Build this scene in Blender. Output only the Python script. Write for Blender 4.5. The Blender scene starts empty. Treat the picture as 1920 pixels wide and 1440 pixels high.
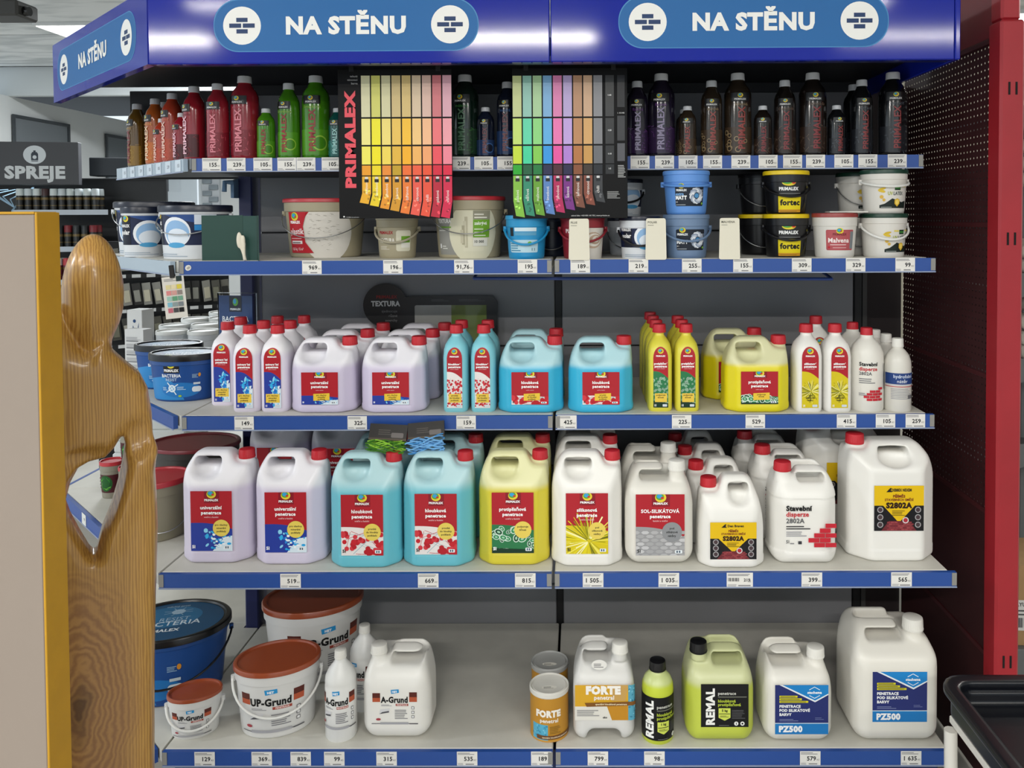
import bpy, math, random
import numpy as np
from mathutils import Vector, Matrix
from mathutils.geometry import tessellate_polygon

random.seed(7)
SC = bpy.context.scene
COL = SC.collection
PI = math.pi

# ------------------------------------------------------------------ camera
F_PX, CX, CY = 1532.2, 1076.6, 451.6
YAW, PITCH, ROLL = 0.0058, -0.0284, -0.0050
Z0 = 0.17                                   # height of the lowest shelf above the floor
CAM = Vector((0.069, -2.6987, 1.3551 + Z0))
_r0 = Vector((math.cos(YAW), math.sin(YAW), 0)); _f0 = Vector((-math.sin(YAW), math.cos(YAW), 0)); _z = Vector((0, 0, 1))
FWD = _f0 * math.cos(PITCH) + _z * math.sin(PITCH)
_u = _f0 * -math.sin(PITCH) + _z * math.cos(PITCH)
RIGHT = _r0 * math.cos(ROLL) + _u * math.sin(ROLL)
UP = _r0 * -math.sin(ROLL) + _u * math.cos(ROLL)
cd = bpy.data.cameras.new('camera'); cam = bpy.data.objects.new('camera', cd); COL.objects.link(cam)
cd.sensor_width = 36; cd.sensor_fit = 'HORIZONTAL'; cd.lens = F_PX / 1920 * 36
cd.shift_x = (960 - CX) / 1920; cd.shift_y = (CY - 720) / 1920
cd.clip_start = 0.05; cd.clip_end = 200
m = Matrix((RIGHT, UP, -FWD)).transposed().to_4x4(); m.translation = CAM
cam.matrix_world = m
SC.camera = cam

# ------------------------------------------------------------------ world, lamps, exposure
SC.view_settings.view_transform = 'Standard'
try: SC.view_settings.look = 'None'
except Exception: pass
SC.view_settings.gamma = 1; SC.view_settings.use_curve_mapping = False
SC.view_settings.exposure = -0.2
W = bpy.data.worlds.new('daylight'); SC.world = W; W.use_nodes = True
W.node_tree.nodes['Background'].inputs[0].default_value = (0.80, 0.91, 1.0, 1)
W.node_tree.nodes['Background'].inputs[1].default_value = 1.3
CEIL = 3.0
def lamp(x, y, sx, sy, watts, col=(1.0, 0.965, 0.91)):
    d = bpy.data.lights.new('batten_or_fill_lamp', 'AREA'); d.shape = 'RECTANGLE'; d.size = sx; d.size_y = sy
    d.energy = watts; d.color = col
    o = bpy.data.objects.new('batten_or_fill_lamp', d); COL.objects.link(o); o.location = (x, y, CEIL - 0.05)
    return o
for x, w in ((-3.4, 105), (-0.35, 110), (2.7, 45)):
    lamp(x, -5.15, 1.1, 0.09, w)
for x, w in ((-1.9, 36), (1.5, 42)):
    lamp(x, -4.1, 1.25, 0.12, w)  # extra row, added only to soften the shelf shadow edges
for x, w in ((-2.6, 26), (0.0, 15)):
    lamp(x, -2.9, 1.25, 0.40, w)
lamp(-2.9, 4.2, 1.2, 0.3, 160, (.93, .97, 1)); lamp(3.6, 1.2, 1.2, 0.3, 60); lamp(-5.2, -1.6, 1.2, 0.3, 110, (.93, .97, 1))  # the cool lamps are fill, added to brighten the left side

# ------------------------------------------------------------------ helpers
def ray(px, py):
    return (FWD + RIGHT * ((px - CX) / F_PX) + UP * (-(py - CY) / F_PX))
def onZ(px, py, z):
    d = ray(px, py); t = (z - CAM.z) / d.z; return CAM + d * t
def onY(px, py, y):
    d = ray(px, py); t = (y - CAM.y) / d.y; return CAM + d * t
def lin(h, a=1.0):
    h = h.lstrip('#'); c = [int(h[i:i + 2], 16) / 255 for i in (0, 2, 4)]
    return tuple(v / 12.92 if v <= 0.04045 else ((v + 0.055) / 1.055) ** 2.4 for v in c) + (a,)
MATS = {}
def mat(name, col='#808080', rough=0.5, metal=0.0, spec=0.5, coat=0.0, noise=0.0, nscale=30, bump=0.0, bscale=200, trans=0.0, emit=None, estr=1.0, sss=0.0):
    if name in MATS: return MATS[name]
    M = bpy.data.materials.new(name); M.use_nodes = True; nt = M.node_tree; b = nt.nodes['Principled BSDF']
    c = lin(col) if isinstance(col, str) else col
    b.inputs['Base Color'].default_value = c; b.inputs['Roughness'].default_value = rough
    b.inputs['Metallic'].default_value = metal; b.inputs['Specular IOR Level'].default_value = spec
    b.inputs['Coat Weight'].default_value = coat; b.inputs['Coat Roughness'].default_value = 0.12
    if trans: b.inputs['Transmission Weight'].default_value = trans
    if sss: b.inputs['Subsurface Weight'].default_value = sss; b.inputs['Subsurface Radius'].default_value = (.02, .02, .02)
    if emit: b.inputs['Emission Color'].default_value = lin(emit); b.inputs['Emission Strength'].default_value = estr
    if noise or bump:
        tc = nt.nodes.new('ShaderNodeTexCoord')
    if noise:
        n = nt.nodes.new('ShaderNodeTexNoise'); n.inputs['Scale'].default_value = nscale; n.inputs['Detail'].default_value = 5
        nt.links.new(tc.outputs['Object'], n.inputs['Vector'])
        r = nt.nodes.new('ShaderNodeValToRGB'); r.color_ramp.elements[0].position = .3; r.color_ramp.elements[1].position = .7
        r.color_ramp.elements[0].color = tuple(v * (1 - noise) for v in c[:3]) + (1,)
        r.color_ramp.elements[1].color = tuple(min(1, v * (1 + noise)) for v in c[:3]) + (1,)
        nt.links.new(n.outputs['Fac'], r.inputs['Fac']); nt.links.new(r.outputs['Color'], b.inputs['Base Color'])
    if bump:
        n2 = nt.nodes.new('ShaderNodeTexNoise'); n2.inputs['Scale'].default_value = bscale
        nt.links.new(tc.outputs['Object'], n2.inputs['Vector'])
        bp = nt.nodes.new('ShaderNodeBump'); bp.inputs['Strength'].default_value = bump; bp.inputs['Distance'].default_value = .002
        nt.links.new(n2.outputs['Fac'], bp.inputs['Height']); nt.links.new(bp.outputs['Normal'], b.inputs['Normal'])
    MATS[name] = M; return M
def liquid(name, empty, full, level, soft=0.012, rough=0.32):
    """blow-moulded translucent plastic: the liquid inside shows up to its own level"""
    if name in MATS: return MATS[name]
    M = bpy.data.materials.new(name); M.use_nodes = True; nt = M.node_tree; b = nt.nodes['Principled BSDF']
    tc = nt.nodes.new('ShaderNodeTexCoord'); sp = nt.nodes.new('ShaderNodeSeparateXYZ'); nt.links.new(tc.outputs['Object'], sp.inputs[0])
    mr = nt.nodes.new('ShaderNodeMapRange'); mr.interpolation_type = 'SMOOTHSTEP'
    mr.inputs['From Min'].default_value = level - soft; mr.inputs['From Max'].default_value = level + soft
    nt.links.new(sp.outputs['Z'], mr.inputs['Value'])
    mx = nt.nodes.new('ShaderNodeMix'); mx.data_type = 'RGBA'; mx.inputs[6].default_value = lin(full); mx.inputs[7].default_value = lin(empty)
    nt.links.new(mr.outputs['Result'], mx.inputs[0]); nt.links.new(mx.outputs[2], b.inputs['Base Color'])
    b.inputs['Roughness'].default_value = rough; b.inputs['Subsurface Weight'].default_value = 0.15
    b.inputs['Subsurface Radius'].default_value = (.02, .02, .02)
    MATS[name] = M; return M
def _print(name, rough, coat=0):
    M = bpy.data.materials.new(name); M.use_nodes = True; nt = M.node_tree; b = nt.nodes['Principled BSDF']
    a = nt.nodes.new('ShaderNodeVertexColor'); a.layer_name = 'Col'; nt.links.new(a.outputs['Color'], b.inputs['Base Color'])
    b.inputs['Roughness'].default_value = rough; b.inputs['Coat Weight'].default_value = coat; b.inputs['Specular IOR Level'].default_value = .3
    return M
PRINT = _print('printed_film', 0.4); PAPER = _print('printed_paper', 0.75); GLOSSY = _print('printed_gloss', 0.3, .3)

def newobj(name, me, mt=None, parent=None, loc=None, rz=0):
    o = bpy.data.objects.new(name, me); COL.objects.link(o)
    if mt is not None and me is not None and len(me.materials) == 0: me.materials.append(mt)
    if parent: o.parent = parent
    if loc is not None: o.location = loc
    if rz: o.rotation_euler = (0, 0, rz)
    return o
def mesh(name, v, f, smooth=False, sharp=None):
    me = bpy.data.meshes.new(name); me.from_pydata([tuple(p) for p in v], [], f); me.update()
    if smooth:
        me.polygons.foreach_set('use_smooth', [True] * len(me.polygons))
        if sharp: 
            try: me.set_sharp_from_angle(angle=math.radians(sharp))
            except Exception: pass
    return me
class B:
    def __init__(s): s.v = []; s.f = []
    def add(s, v, f):
        k = len(s.v); s.v += [tuple(p) for p in v]; s.f += [tuple(i + k for i in q) for q in f]; return s
    def box(s, x0, x1, y0, y1, z0, z1):
        v = [(x, y, z) for z in (z0, z1) for y in (y0, y1) for x in (x0, x1)]
        return s.add(v, [(0, 2, 3, 1), (4, 5, 7, 6), (0, 1, 5, 4), (2, 6, 7, 3), (0, 4, 6, 2), (1, 3, 7, 5)])
    def bbox(s, x0, x1, y0, y1, z0, z1, b=.004):
        """box with chamfered edges"""
        xs = (x0, x0 + b, x1 - b, x1); ys = (y0, y0 + b, y1 - b, y1); zs = (z0, z0 + b, z1 - b, z1)
        v = []; idx = {}
        for sx in (0, 1):
            for sy in (0, 1):
                for sz in (0, 1):
                    X = xs[3] if sx else xs[0]; Xi = xs[2] if sx else xs[1]
                    Y = ys[3] if sy else ys[0]; Yi = ys[2] if sy else ys[1]
                    Zo = zs[3] if sz else zs[0]; Zi = zs[2] if sz else zs[1]
                    idx[sx, sy, sz] = len(v); v += [(X, Yi, Zi), (Xi, Y, Zi), (Xi, Yi, Zo)]
        I = lambda a, b_, c, k: idx[a, b_, c] + k
        f = [(I(0,0,0,0), I(0,0,1,0), I(0,1,1,0), I(0,1,0,0)), (I(1,0,0,0), I(1,1,0,0), I(1,1,1,0), I(1,0,1,0)),
             (I(0,0,0,1), I(1,0,0,1), I(1,0,1,1), I(0,0,1,1)), (I(0,1,0,1), I(0,1,1,1), I(1,1,1,1), I(1,1,0,1)),
             (I(0,0,0,2), I(0,1,0,2), I(1,1,0,2), I(1,0,0,2)), (I(0,0,1,2), I(1,0,1,2), I(1,1,1,2), I(0,1,1,2))]
        for a in (0, 1):
            for c in (0, 1):
                f.append((I(a,c,0,0), I(a,c,0,1), I(a,c,1,1), I(a,c,1,0)))
                f.append((I(a,0,c,0), I(a,0,c,2), I(a,1,c,2), I(a,1,c,0)))
                f.append((I(0,a,c,1), I(0,a,c,2), I(1,a,c,2), I(1,a,c,1)))
                for e in (0, 1): f.append((I(a,c,e,0), I(a,c,e,1), I(a,c,e,2)))
        return s.add(v, f)
    def prism(s, pts, z0, z1):
        n = len(pts); v = [(x, y, z0) for x, y in pts] + [(x, y, z1) for x, y in pts]
        return s.add(v, [tuple(range(n - 1, -1, -1)), tuple(range(n, 2 * n))] + [(i, (i + 1) % n, n + (i + 1) % n, n + i) for i in range(n)])
    def prismy(s, pts, y0, y1):
        n = len(pts); v = [(x, y0, z) for x, z in pts] + [(x, y1, z) for x, z in pts]
        return s.add(v, [tuple(range(n)), tuple(range(2 * n - 1, n - 1, -1))] + [(i, n + i, n + (i + 1) % n, (i + 1) % n) for i in range(n)])
    def prismx(s, pts, x0, x1):
        n = len(pts); v = [(x0, y, z) for y, z in pts] + [(x1, y, z) for y, z in pts]
        return s.add(v, [tuple(range(n)), tuple(range(2 * n - 1, n - 1, -1))] + [(i, n + i, n + (i + 1) % n, (i + 1) % n) for i in range(n)])
    def tube(s, path, r, n=8, closed=False):
        P = [Vector(p) for p in path]; k0 = len(s.v); m_ = len(P); up = Vector((0, 0, 1))
        for i, p in enumerate(P):
            a = P[(i - 1) % m_] if (i or closed) else P[0]; b = P[(i + 1) % m_] if (i < m_ - 1 or closed) else P[-1]
            t = (b - a).normalized(); u = t.cross(up)
            if u.length < .05: u = t.cross(Vector((1, 0, 0)))
            u.normalize(); w = u.cross(t)
            for j in range(n):
                q = 2 * PI * j / n; s.v.append(tuple(p + u * (r * math.cos(q)) + w * (r * math.sin(q))))
        for i in range(m_ if closed else m_ - 1):
            for j in range(n):
                a = k0 + i * n + j; b = k0 + i * n + (j + 1) % n; c = k0 + ((i + 1) % m_) * n + (j + 1) % n; d = k0 + ((i + 1) % m_) * n + j
                s.f.append((a, b, c, d))
        if not closed:
            s.f.append(tuple(k0 + j for j in range(n - 1, -1, -1))); s.f.append(tuple(k0 + (m_ - 1) * n + j for j in range(n)))
        return s
    def loft(s, secs, n=40, p=2.0, cx=0, cy=0, caps=True):
        """stack of superellipse sections (z, rx, ry[, exponent])"""
        k0 = len(s.v)
        for sec in secs:
            z, rx, ry = sec[:3]; e = 2.0 / (sec[3] if len(sec) > 3 else p)
            for j in range(n):
                q = 2 * PI * j / n; c, d = math.cos(q), math.sin(q)
                s.v.append((cx + rx * math.copysign(abs(c) ** e, c), cy + ry * math.copysign(abs(d) ** e, d), z))
        for i in range(len(secs) - 1):
            for j in range(n):
                s.f.append((k0 + i * n + j, k0 + i * n + (j + 1) % n, k0 + (i + 1) * n + (j + 1) % n, k0 + (i + 1) * n + j))
        if caps:
            s.f.append(tuple(k0 + j for j in range(n - 1, -1, -1))); s.f.append(tuple(k0 + (len(secs) - 1) * n + j for j in range(n)))
        return s
    def mesh(s, name='m', smooth=False, sharp=40): return mesh(name, s.v, s.f, smooth, sharp)
    def obj(s, name, mt, parent=None, smooth=False, sharp=40, loc=None, rz=0):
        return newobj(name, s.mesh(name, smooth, sharp), mt, parent, loc, rz)
def thing(name, label, cat, loc=(0, 0, 0), rz=0, group=None):
    o = bpy.data.objects.new(name, None); COL.objects.link(o); o.empty_display_size = .05
    o.location = loc; o.rotation_euler = (0, 0, rz); o['label'] = label; o['category'] = cat
    if group: o['group'] = group
    return o
def tag(o, label, cat, group=None):
    o['label'] = label; o['category'] = cat
    if group: o['group'] = group
    return o
def struct(o): o['kind'] = 'structure'; return o
def dup(root, loc, rz=None, label=None, group=None):
    r = root.copy(); COL.objects.link(r); r.location = loc
    if rz is not None: r.rotation_euler = (0, 0, rz)
    if label: r['label'] = label
    if group: r['group'] = group
    for ch in list(root.children):
        c = ch.copy(); COL.objects.link(c); c.parent = r
        for g in list(ch.children):
            d = g.copy(); COL.objects.link(d); d.parent = c
    return r

# ------------------------------------------------------------------ flat print: shapes and lettering with a colour of their own
_tc = bpy.data.curves.new('lettering', 'FONT'); _to = bpy.data.objects.new('lettering', _tc); _tc.resolution_u = 2
_cache = {}
def glyphs(s, bold):
    k = (s, bold)
    if k not in _cache:
        _tc.body = s; _tc.offset = bold; _tc.space_character = 1 + bold * 1.6; me = _to.to_mesh()
        v = [(p.co.x, p.co.y) for p in me.vertices]; f = [tuple(q.vertices) for q in me.polygons]
        _to.to_mesh_clear(); x0 = min((p[0] for p in v), default=0); x1 = max((p[0] for p in v), default=0)
        _cache[k] = ([(a - x0, b) for a, b in v], f, x1 - x0)
    return _cache[k]
def clip_half(poly, a, b, c):
    out = []
    for i in range(len(poly)):
        p, q = poly[i], poly[(i + 1) % len(poly)]; dp = a * p[0] + b * p[1] - c; dq = a * q[0] + b * q[1] - c
        if dp >= 0: out.append(p)
        if (dp > 0 > dq) or (dp < 0 < dq):
            t = dp / (dp - dq); out.append((p[0] + (q[0] - p[0]) * t, p[1] + (q[1] - p[1]) * t))
    return out
class Print:
    def __init__(s, box=None): s.items = []; s.box = box
    def polys(s, L, c):
        c = lin(c) if isinstance(c, str) else c; out = []
        for p in L:
            if s.box:
                x0, y0, x1, y1 = s.box
                for h in ((1, 0, x0), (-1, 0, -x1), (0, 1, y0), (0, -1, -y1)):
                    p = clip_half(p, *h)
                    if len(p) < 3: break
            if len(p) >= 3: out.append(p)
        if out: s.items.append((out, c))
        return s
    def rect(s, x0, y0, x1, y1, c): return s.polys([[(x0, y0), (x1, y0), (x1, y1), (x0, y1)]], c)
    def ell(s, x, y, rx, ry, c, n=20, rot=0):
        cr, sr = math.cos(rot), math.sin(rot); L = []
        for i in range(n):
            a = 2 * PI * i / n; u, w = rx * math.cos(a), ry * math.sin(a); L.append((x + u * cr - w * sr, y + u * sr + w * cr))
        return s.polys([L], c)
    def poly(s, pts, c):
        t = tessellate_polygon([[Vector((x, y, 0)) for x, y in pts]]); L = []
        for q in t:
            p = [pts[i] for i in q]
            ar = (p[1][0] - p[0][0]) * (p[2][1] - p[0][1]) - (p[2][0] - p[0][0]) * (p[1][1] - p[0][1])
            L.append(p if ar > 0 else p[::-1])
        return s.polys(L, c)
    def line(s, x0, y0, x1, y1, w, c):
        dx, dy = x1 - x0, y1 - y0; l = math.hypot(dx, dy) or 1; nx, ny = -dy / l * w / 2, dx / l * w / 2
        return s.polys([[(x0 - nx, y0 - ny), (x1 - nx, y1 - ny), (x1 + nx, y1 + ny), (x0 + nx, y0 + ny)]], c)
    def rrect(s, x0, y0, x1, y1, r, c, n=6):
        L = []
        for cx_, cy_, a in ((x1 - r, y1 - r, 0), (x0 + r, y1 - r, 1), (x0 + r, y0 + r, 2), (x1 - r, y0 + r, 3)):
            for i in range(n + 1):
                q = (a + i / n) * PI / 2; L.append((cx_ + r * math.cos(q), cy_ + r * math.sin(q)))
        return s.polys([L], c)
    def text(s, t, x, y, h, c, al='c', bold=.02, sx=1.0, rot=0, fit=None, exact=None):
        """h = cap height, (x,y) = baseline anchor"""
        v, f, w = glyphs(t, bold); k = h / .70; kx = k * sx
        if fit and w * kx > fit: kx = fit / w
        if exact: kx = exact / w
        o = {'c': -.5, 'l': 0, 'r': -1}[al] * w * kx; cr, sr = math.cos(rot), math.sin(rot)
        q = [(x + (a * kx + o) * cr - b * k * sr, y + (a * kx + o) * sr + b * k * cr) for a, b in v]
        return s.polys([[q[i] for i in g] for g in f], c)
    def micro(s, x0, y0, x1, y1, n, c, fill=.42, seed=1):
        R = random.Random(seed); h = (y1 - y0) / n
        for i in range(n):
            e = x1 - (x1 - x0) * R.uniform(0, .35); s.rect(x0, y0 + h * i, e, y0 + h * i + h * fill, c)
        return s
    def build(s, name, mapper, parent=None, mt=None, split=None, step=.00009, base=.0004, loc=None, rz=0):
        v = []; f = []; cols = []; lay = 0; step = min(step, (.002 if split else .0012) / max(1, len(s.items)))
        for L, c in s.items:
            for p in L:
                parts = [p]
                if split:
                    x0 = min(q[0] for q in p); x1 = max(q[0] for q in p); k = math.floor(x0 / split) + 1
                    while k * split < x1 - 1e-9:
                        last = parts.pop(); a = clip_half(last, -1, 0, -k * split); b = clip_half(last, 1, 0, k * split)
                        if len(a) >= 3: parts.append(a)
                        if len(b) >= 3: parts.append(b)
                        else: break
                        k += 1
                for q in parts:
                    n0 = len(v); v += [mapper(x, y, base + lay * step) for x, y in q]
                    f.append(tuple(range(n0, n0 + len(q)))); cols += [c] * len(q)
            lay += 1
        me = mesh(name, v, f)
        at = me.color_attributes.new('Col', 'FLOAT_COLOR', 'CORNER')
        at.data.foreach_set('color', np.array(cols, dtype=np.float32).ravel())
        return newobj(name, me, mt or PRINT, parent, loc, rz)
def flat(y0, x0=0, z0=0): return lambda x, y, o: (x0 + x, y0 - o, z0 + y)

# ------------------------------------------------------------------ rounded solids from distance fields
def smin(a, b, k):
    h = np.maximum(k - np.abs(a - b), 0) / k; return np.minimum(a, b) - h * h * k / 4
def smax(a, b, k): return -smin(-a, -b, k)
def surfnet(f, lo, hi, h):
    ax = [np.arange(lo[i] - 2.37 * h, hi[i] + 2.4 * h, h) for i in range(3)]
    X, Y, Z = np.meshgrid(*ax, indexing='ij'); V = f(X, Y, Z).astype(np.float64); n = V.shape
    cn = (n[0] - 1, n[1] - 1, n[2] - 1); acc = np.zeros((cn[0] * cn[1] * cn[2], 3)); cnt = np.zeros(cn[0] * cn[1] * cn[2])
    org = np.array([a[0] for a in ax]); quads = []
    st = np.array([cn[1] * cn[2], cn[2], 1])
    for a in range(3):
        s0 = [slice(None)] * 3; s1 = [slice(None)] * 3; s0[a] = slice(0, -1); s1[a] = slice(1, None)
        A = V[tuple(s0)]; C = V[tuple(s1)]; I = np.stack(np.nonzero((A < 0) != (C < 0)), 1)
        u, w = (a + 1) % 3, (a + 2) % 3
        I = I[(I[:, u] > 0) & (I[:, w] > 0) & (I[:, u] < n[u] - 1) & (I[:, w] < n[w] - 1)]
        va = A[tuple(I.T)]; vc = C[tuple(I.T)]; t = va / (va - vc)
        P = I.astype(float); P[:, a] += t; cells = []
        for du, dw in ((1, 1), (0, 1), (0, 0), (1, 0)):
            K = I.copy(); K[:, u] -= du; K[:, w] -= dw; k = K @ st; cells.append(k)
            np.add.at(acc, k, P); np.add.at(cnt, k, 1)
        Q = np.stack(cells, 1); fl = va > 0; Q[fl] = Q[fl][:, ::-1]; quads.append(Q)
    used = np.nonzero(cnt)[0]; rm = -np.ones(len(cnt), int); rm[used] = np.arange(len(used))
    verts = acc[used] / cnt[used][:, None] * h + org; e = h * .25
    for _ in range(2):
        x, y, z = verts.T; v0 = f(x, y, z)
        g = np.stack([f(x + e, y, z) - f(x - e, y, z), f(x, y + e, z) - f(x, y - e, z), f(x, y, z + e) - f(x, y, z - e)], 1) / (2 * e)
        gl = np.maximum((g * g).sum(1), .25); stp = np.clip(v0 / gl, -h * .7, h * .7); verts = verts - g * stp[:, None]
    return verts, rm[np.concatenate(quads)]
def sdfmesh(name, f, lo, hi, h):
    v, q = surfnet(f, lo, hi, h); me = bpy.data.meshes.new(name)
    me.vertices.add(len(v)); me.vertices.foreach_set('co', v.astype(np.float32).ravel())
    me.loops.add(q.size); me.loops.foreach_set('vertex_index', q.astype(np.int32).ravel())
    me.polygons.add(len(q)); me.polygons.foreach_set('loop_start', np.arange(0, q.size, 4, dtype=np.int32))
    me.update(calc_edges=True); me.validate(); me.polygons.foreach_set('use_smooth', np.ones(len(me.polygons), dtype=bool)); me.update()
    return me
def rbox(x, y, z, c, hh, r):
    dx = np.abs(x - c[0]) - hh[0] + r; dy = np.abs(y - c[1]) - hh[1] + r; dz = np.abs(z - c[2]) - hh[2] + r
    return np.sqrt(np.maximum(dx, 0) ** 2 + np.maximum(dy, 0) ** 2 + np.maximum(dz, 0) ** 2) + np.minimum(np.maximum(dx, np.maximum(dy, dz)), 0) - r
def rbox2(x, z, c, hh, r):
    dx = np.abs(x - c[0]) - hh[0] + r; dz = np.abs(z - c[1]) - hh[1] + r
    return np.sqrt(np.maximum(dx, 0) ** 2 + np.maximum(dz, 0) ** 2) + np.minimum(np.maximum(dx, dz), 0) - r
def polysdf(x, z, pts):
    d = np.full(x.shape, 1e9); s = np.ones(x.shape); n = len(pts)
    for i in range(n):
        a = pts[i]; b = pts[i - 1]; ex, ez = b[0] - a[0], b[1] - a[1]; wx, wz = x - a[0], z - a[1]
        t = np.clip((wx * ex + wz * ez) / (ex * ex + ez * ez), 0, 1); bx, bz = wx - ex * t, wz - ez * t
        d = np.minimum(d, bx * bx + bz * bz)
        c1 = z >= a[1]; c2 = z < b[1]; c3 = ex * wz > ez * wx
        s = np.where((c1 & c2 & c3) | (~c1 & ~c2 & ~c3), -s, s)
    return s * np.sqrt(d)

# ================================================================== THE SETTING
D = {1: .442, 2: .5244, 3: .5244, 4: .6604, 5: .6604}
ZS = {1: 1.5246 + Z0, 2: 1.2442 + Z0, 3: .8262 + Z0, 4: .4585 + Z0, 5: Z0}
DC, ZC, ZCT = .6608, 1.7416 + Z0, 1.9294 + Z0
floor_m = mat('floor_tile', '#b3b0a8', .45, noise=.12, nscale=3)
struct(B().box(-7, 6, -9, 9, -.05, 0).obj('floor', floor_m))
def ceiling_mat():
    M = mat('ceiling_plaster', '#c9cdd0', .9); nt = M.node_tree; b = nt.nodes['Principled BSDF']
    tc = nt.nodes.new('ShaderNodeTexCoord'); mp = nt.nodes.new('ShaderNodeMapping'); mp.inputs['Scale'].default_value = (1.2, 5, 1)
    n = nt.nodes.new('ShaderNodeTexNoise'); n.inputs['Scale'].default_value = 1.6; n.inputs['Detail'].default_value = 6
    r = nt.nodes.new('ShaderNodeValToRGB'); r.color_ramp.elements[0].position = .42; r.color_ramp.elements[1].position = .56
    r.color_ramp.elements[0].color = lin('#c6cbcd'); r.color_ramp.elements[1].color = lin('#e6e9ea')
    nt.links.new(tc.outputs['Object'], mp.inputs[0]); nt.links.new(mp.outputs[0], n.inputs[0]); nt.links.new(n.outputs[0], r.inputs[0]); nt.links.new(r.outputs[0], b.inputs['Base Color'])
    return M
cm = ceiling_mat()
ce = struct(B().box(-7, 6, -9, 9, CEIL + .01, CEIL + .06).obj('ceiling', mat('ceiling_void', '#2a2c2e', .9)))
ys = [-9 + 1.6 * i for i in range(10)] + [5.12]
for a, b in zip(ys[:-1], ys[1:]):                     # ceiling panels with dark joints between them
    B().box(-6.9, 5.9, a + .012, b - .012, CEIL - .005, CEIL + .01).obj('ceiling_panel', cm, ce)
white_m = mat('wall_white', '#d6d9d8', .85, noise=.03, nscale=2)
struct(B().box(-6.6, 6, 5.14, 5.22, 2.72, CEIL).obj('trim_1', mat('bulkhead_white', '#d0d5d6', .8)))
struct(B().box(-6.6, 6, 5.22, 5.6, 2.78, CEIL).obj('trim_2', mat('dark_beam', '#17191c', .8)))
struct(B().box(-5.5, -5.4, 1.0, 9, 0, 2.72).obj('wall_left', white_m))
dark_m = mat('wall_dark_recess', '#15171a', .8)
wp = mat('wall_panel_grey', '#6e7478', .6)
for k, (a, b) in enumerate(((5.2, 6.02), (6.75, 8.1))):
    o = struct(B().box(-5.4, -5.385, a, b, 1.9, 2.52 - .03 * k).obj('window_%d' % (k + 3), wp))
    B().box(-5.385, -5.37, a - .03, b + .03, 2.52 - .03 * k, 2.55 - .03 * k).box(-5.385, -5.37, b, b + .03, 1.9, 2.52 - .03 * k).box(-5.385, -5.37, a - .03, a, 1.9, 2.52 - .03 * k).obj('window_frame', mat('frame_dark', '#3f4448', .5), o)
# back wall: a row of openings to the daylight between brick piers
YB = 7.5
bw = struct(B().box(-5.4, -5.36, YB, YB + .2, 0, CEIL).box(-5.36, -4.62, YB, YB + .2, 2.35, CEIL).box(-5.36, -4.62, YB, YB + .2, 0, .55).box(-4.4, 6, YB, YB + .2, 0, CEIL).obj('wall_back', white_m))
def win(n, x0, x1):
    w = struct(B().box(x0, x1, YB + .09, YB + .1, .55, 2.35).obj('window_%d' % n, MATS.get('pane') or glass_pane()))
    fr = mat('window_frame_white', '#dfe5e8', .5)
    for a, b in ((x0, x0 + .07), (x1 - .07, x1)): B().box(a, b, YB + .02, YB + .14, .55, 2.35).obj('window_frame', fr, w)
    for a, b in ((.55, .62), (2.28, 2.35)): B().box(x0 + .07, x1 - .07, YB + .02, YB + .14, a, b).obj('window_frame', fr, w)
def glass_pane():
    M = bpy.data.materials.new('pane'); M.use_nodes = True; nt = M.node_tree; nt.nodes.clear()
    o = nt.nodes.new('ShaderNodeOutputMaterial'); t = nt.nodes.new('ShaderNodeBsdfTransparent'); g = nt.nodes.new('ShaderNodeBsdfGlossy'); g.inputs['Roughness'].default_value = .02
    mx = nt.nodes.new('ShaderNodeMixShader'); mx.inputs[0].default_value = .06
    nt.links.new(t.outputs[0], mx.inputs[1]); nt.links.new(g.outputs[0], mx.inputs[2]); nt.links.new(mx.outputs[0], o.inputs[0]); MATS['pane'] = M; return M
win(1, -5.36, -4.62)
struct(B().box(5.0, 5.1, -9, 3.9, 0, CEIL).obj('wall_right', white_m))
pier = struct(B().box(-4.62, -4.40, YB - .05, YB + .2, 0, CEIL).obj('wall_pier', mat('mortar', '#c7ccd0', .9)))
bm_ = B().bbox(-.055, .055, -.02, .02, 0, .06, .004).mesh('brick'); bm_.materials.append(mat('grey_brick', '#8e989f', .85, noise=.15, nscale=15))
br2 = bm_.copy(); br2.materials.clear(); br2.materials.append(mat('red_brick', '#a85a50', .85, noise=.15, nscale=15))
for r in range(20):
    for c in range(2):
        x = -4.545 + .15 * c - (.07 if r % 2 else 0)
        if -4.62 < x - .04 and x < -4.43: newobj('brick', br2 if 8 <= r <= 9 else bm_, None, pier, (x, YB - .06, .62 + .075 * r))

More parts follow.
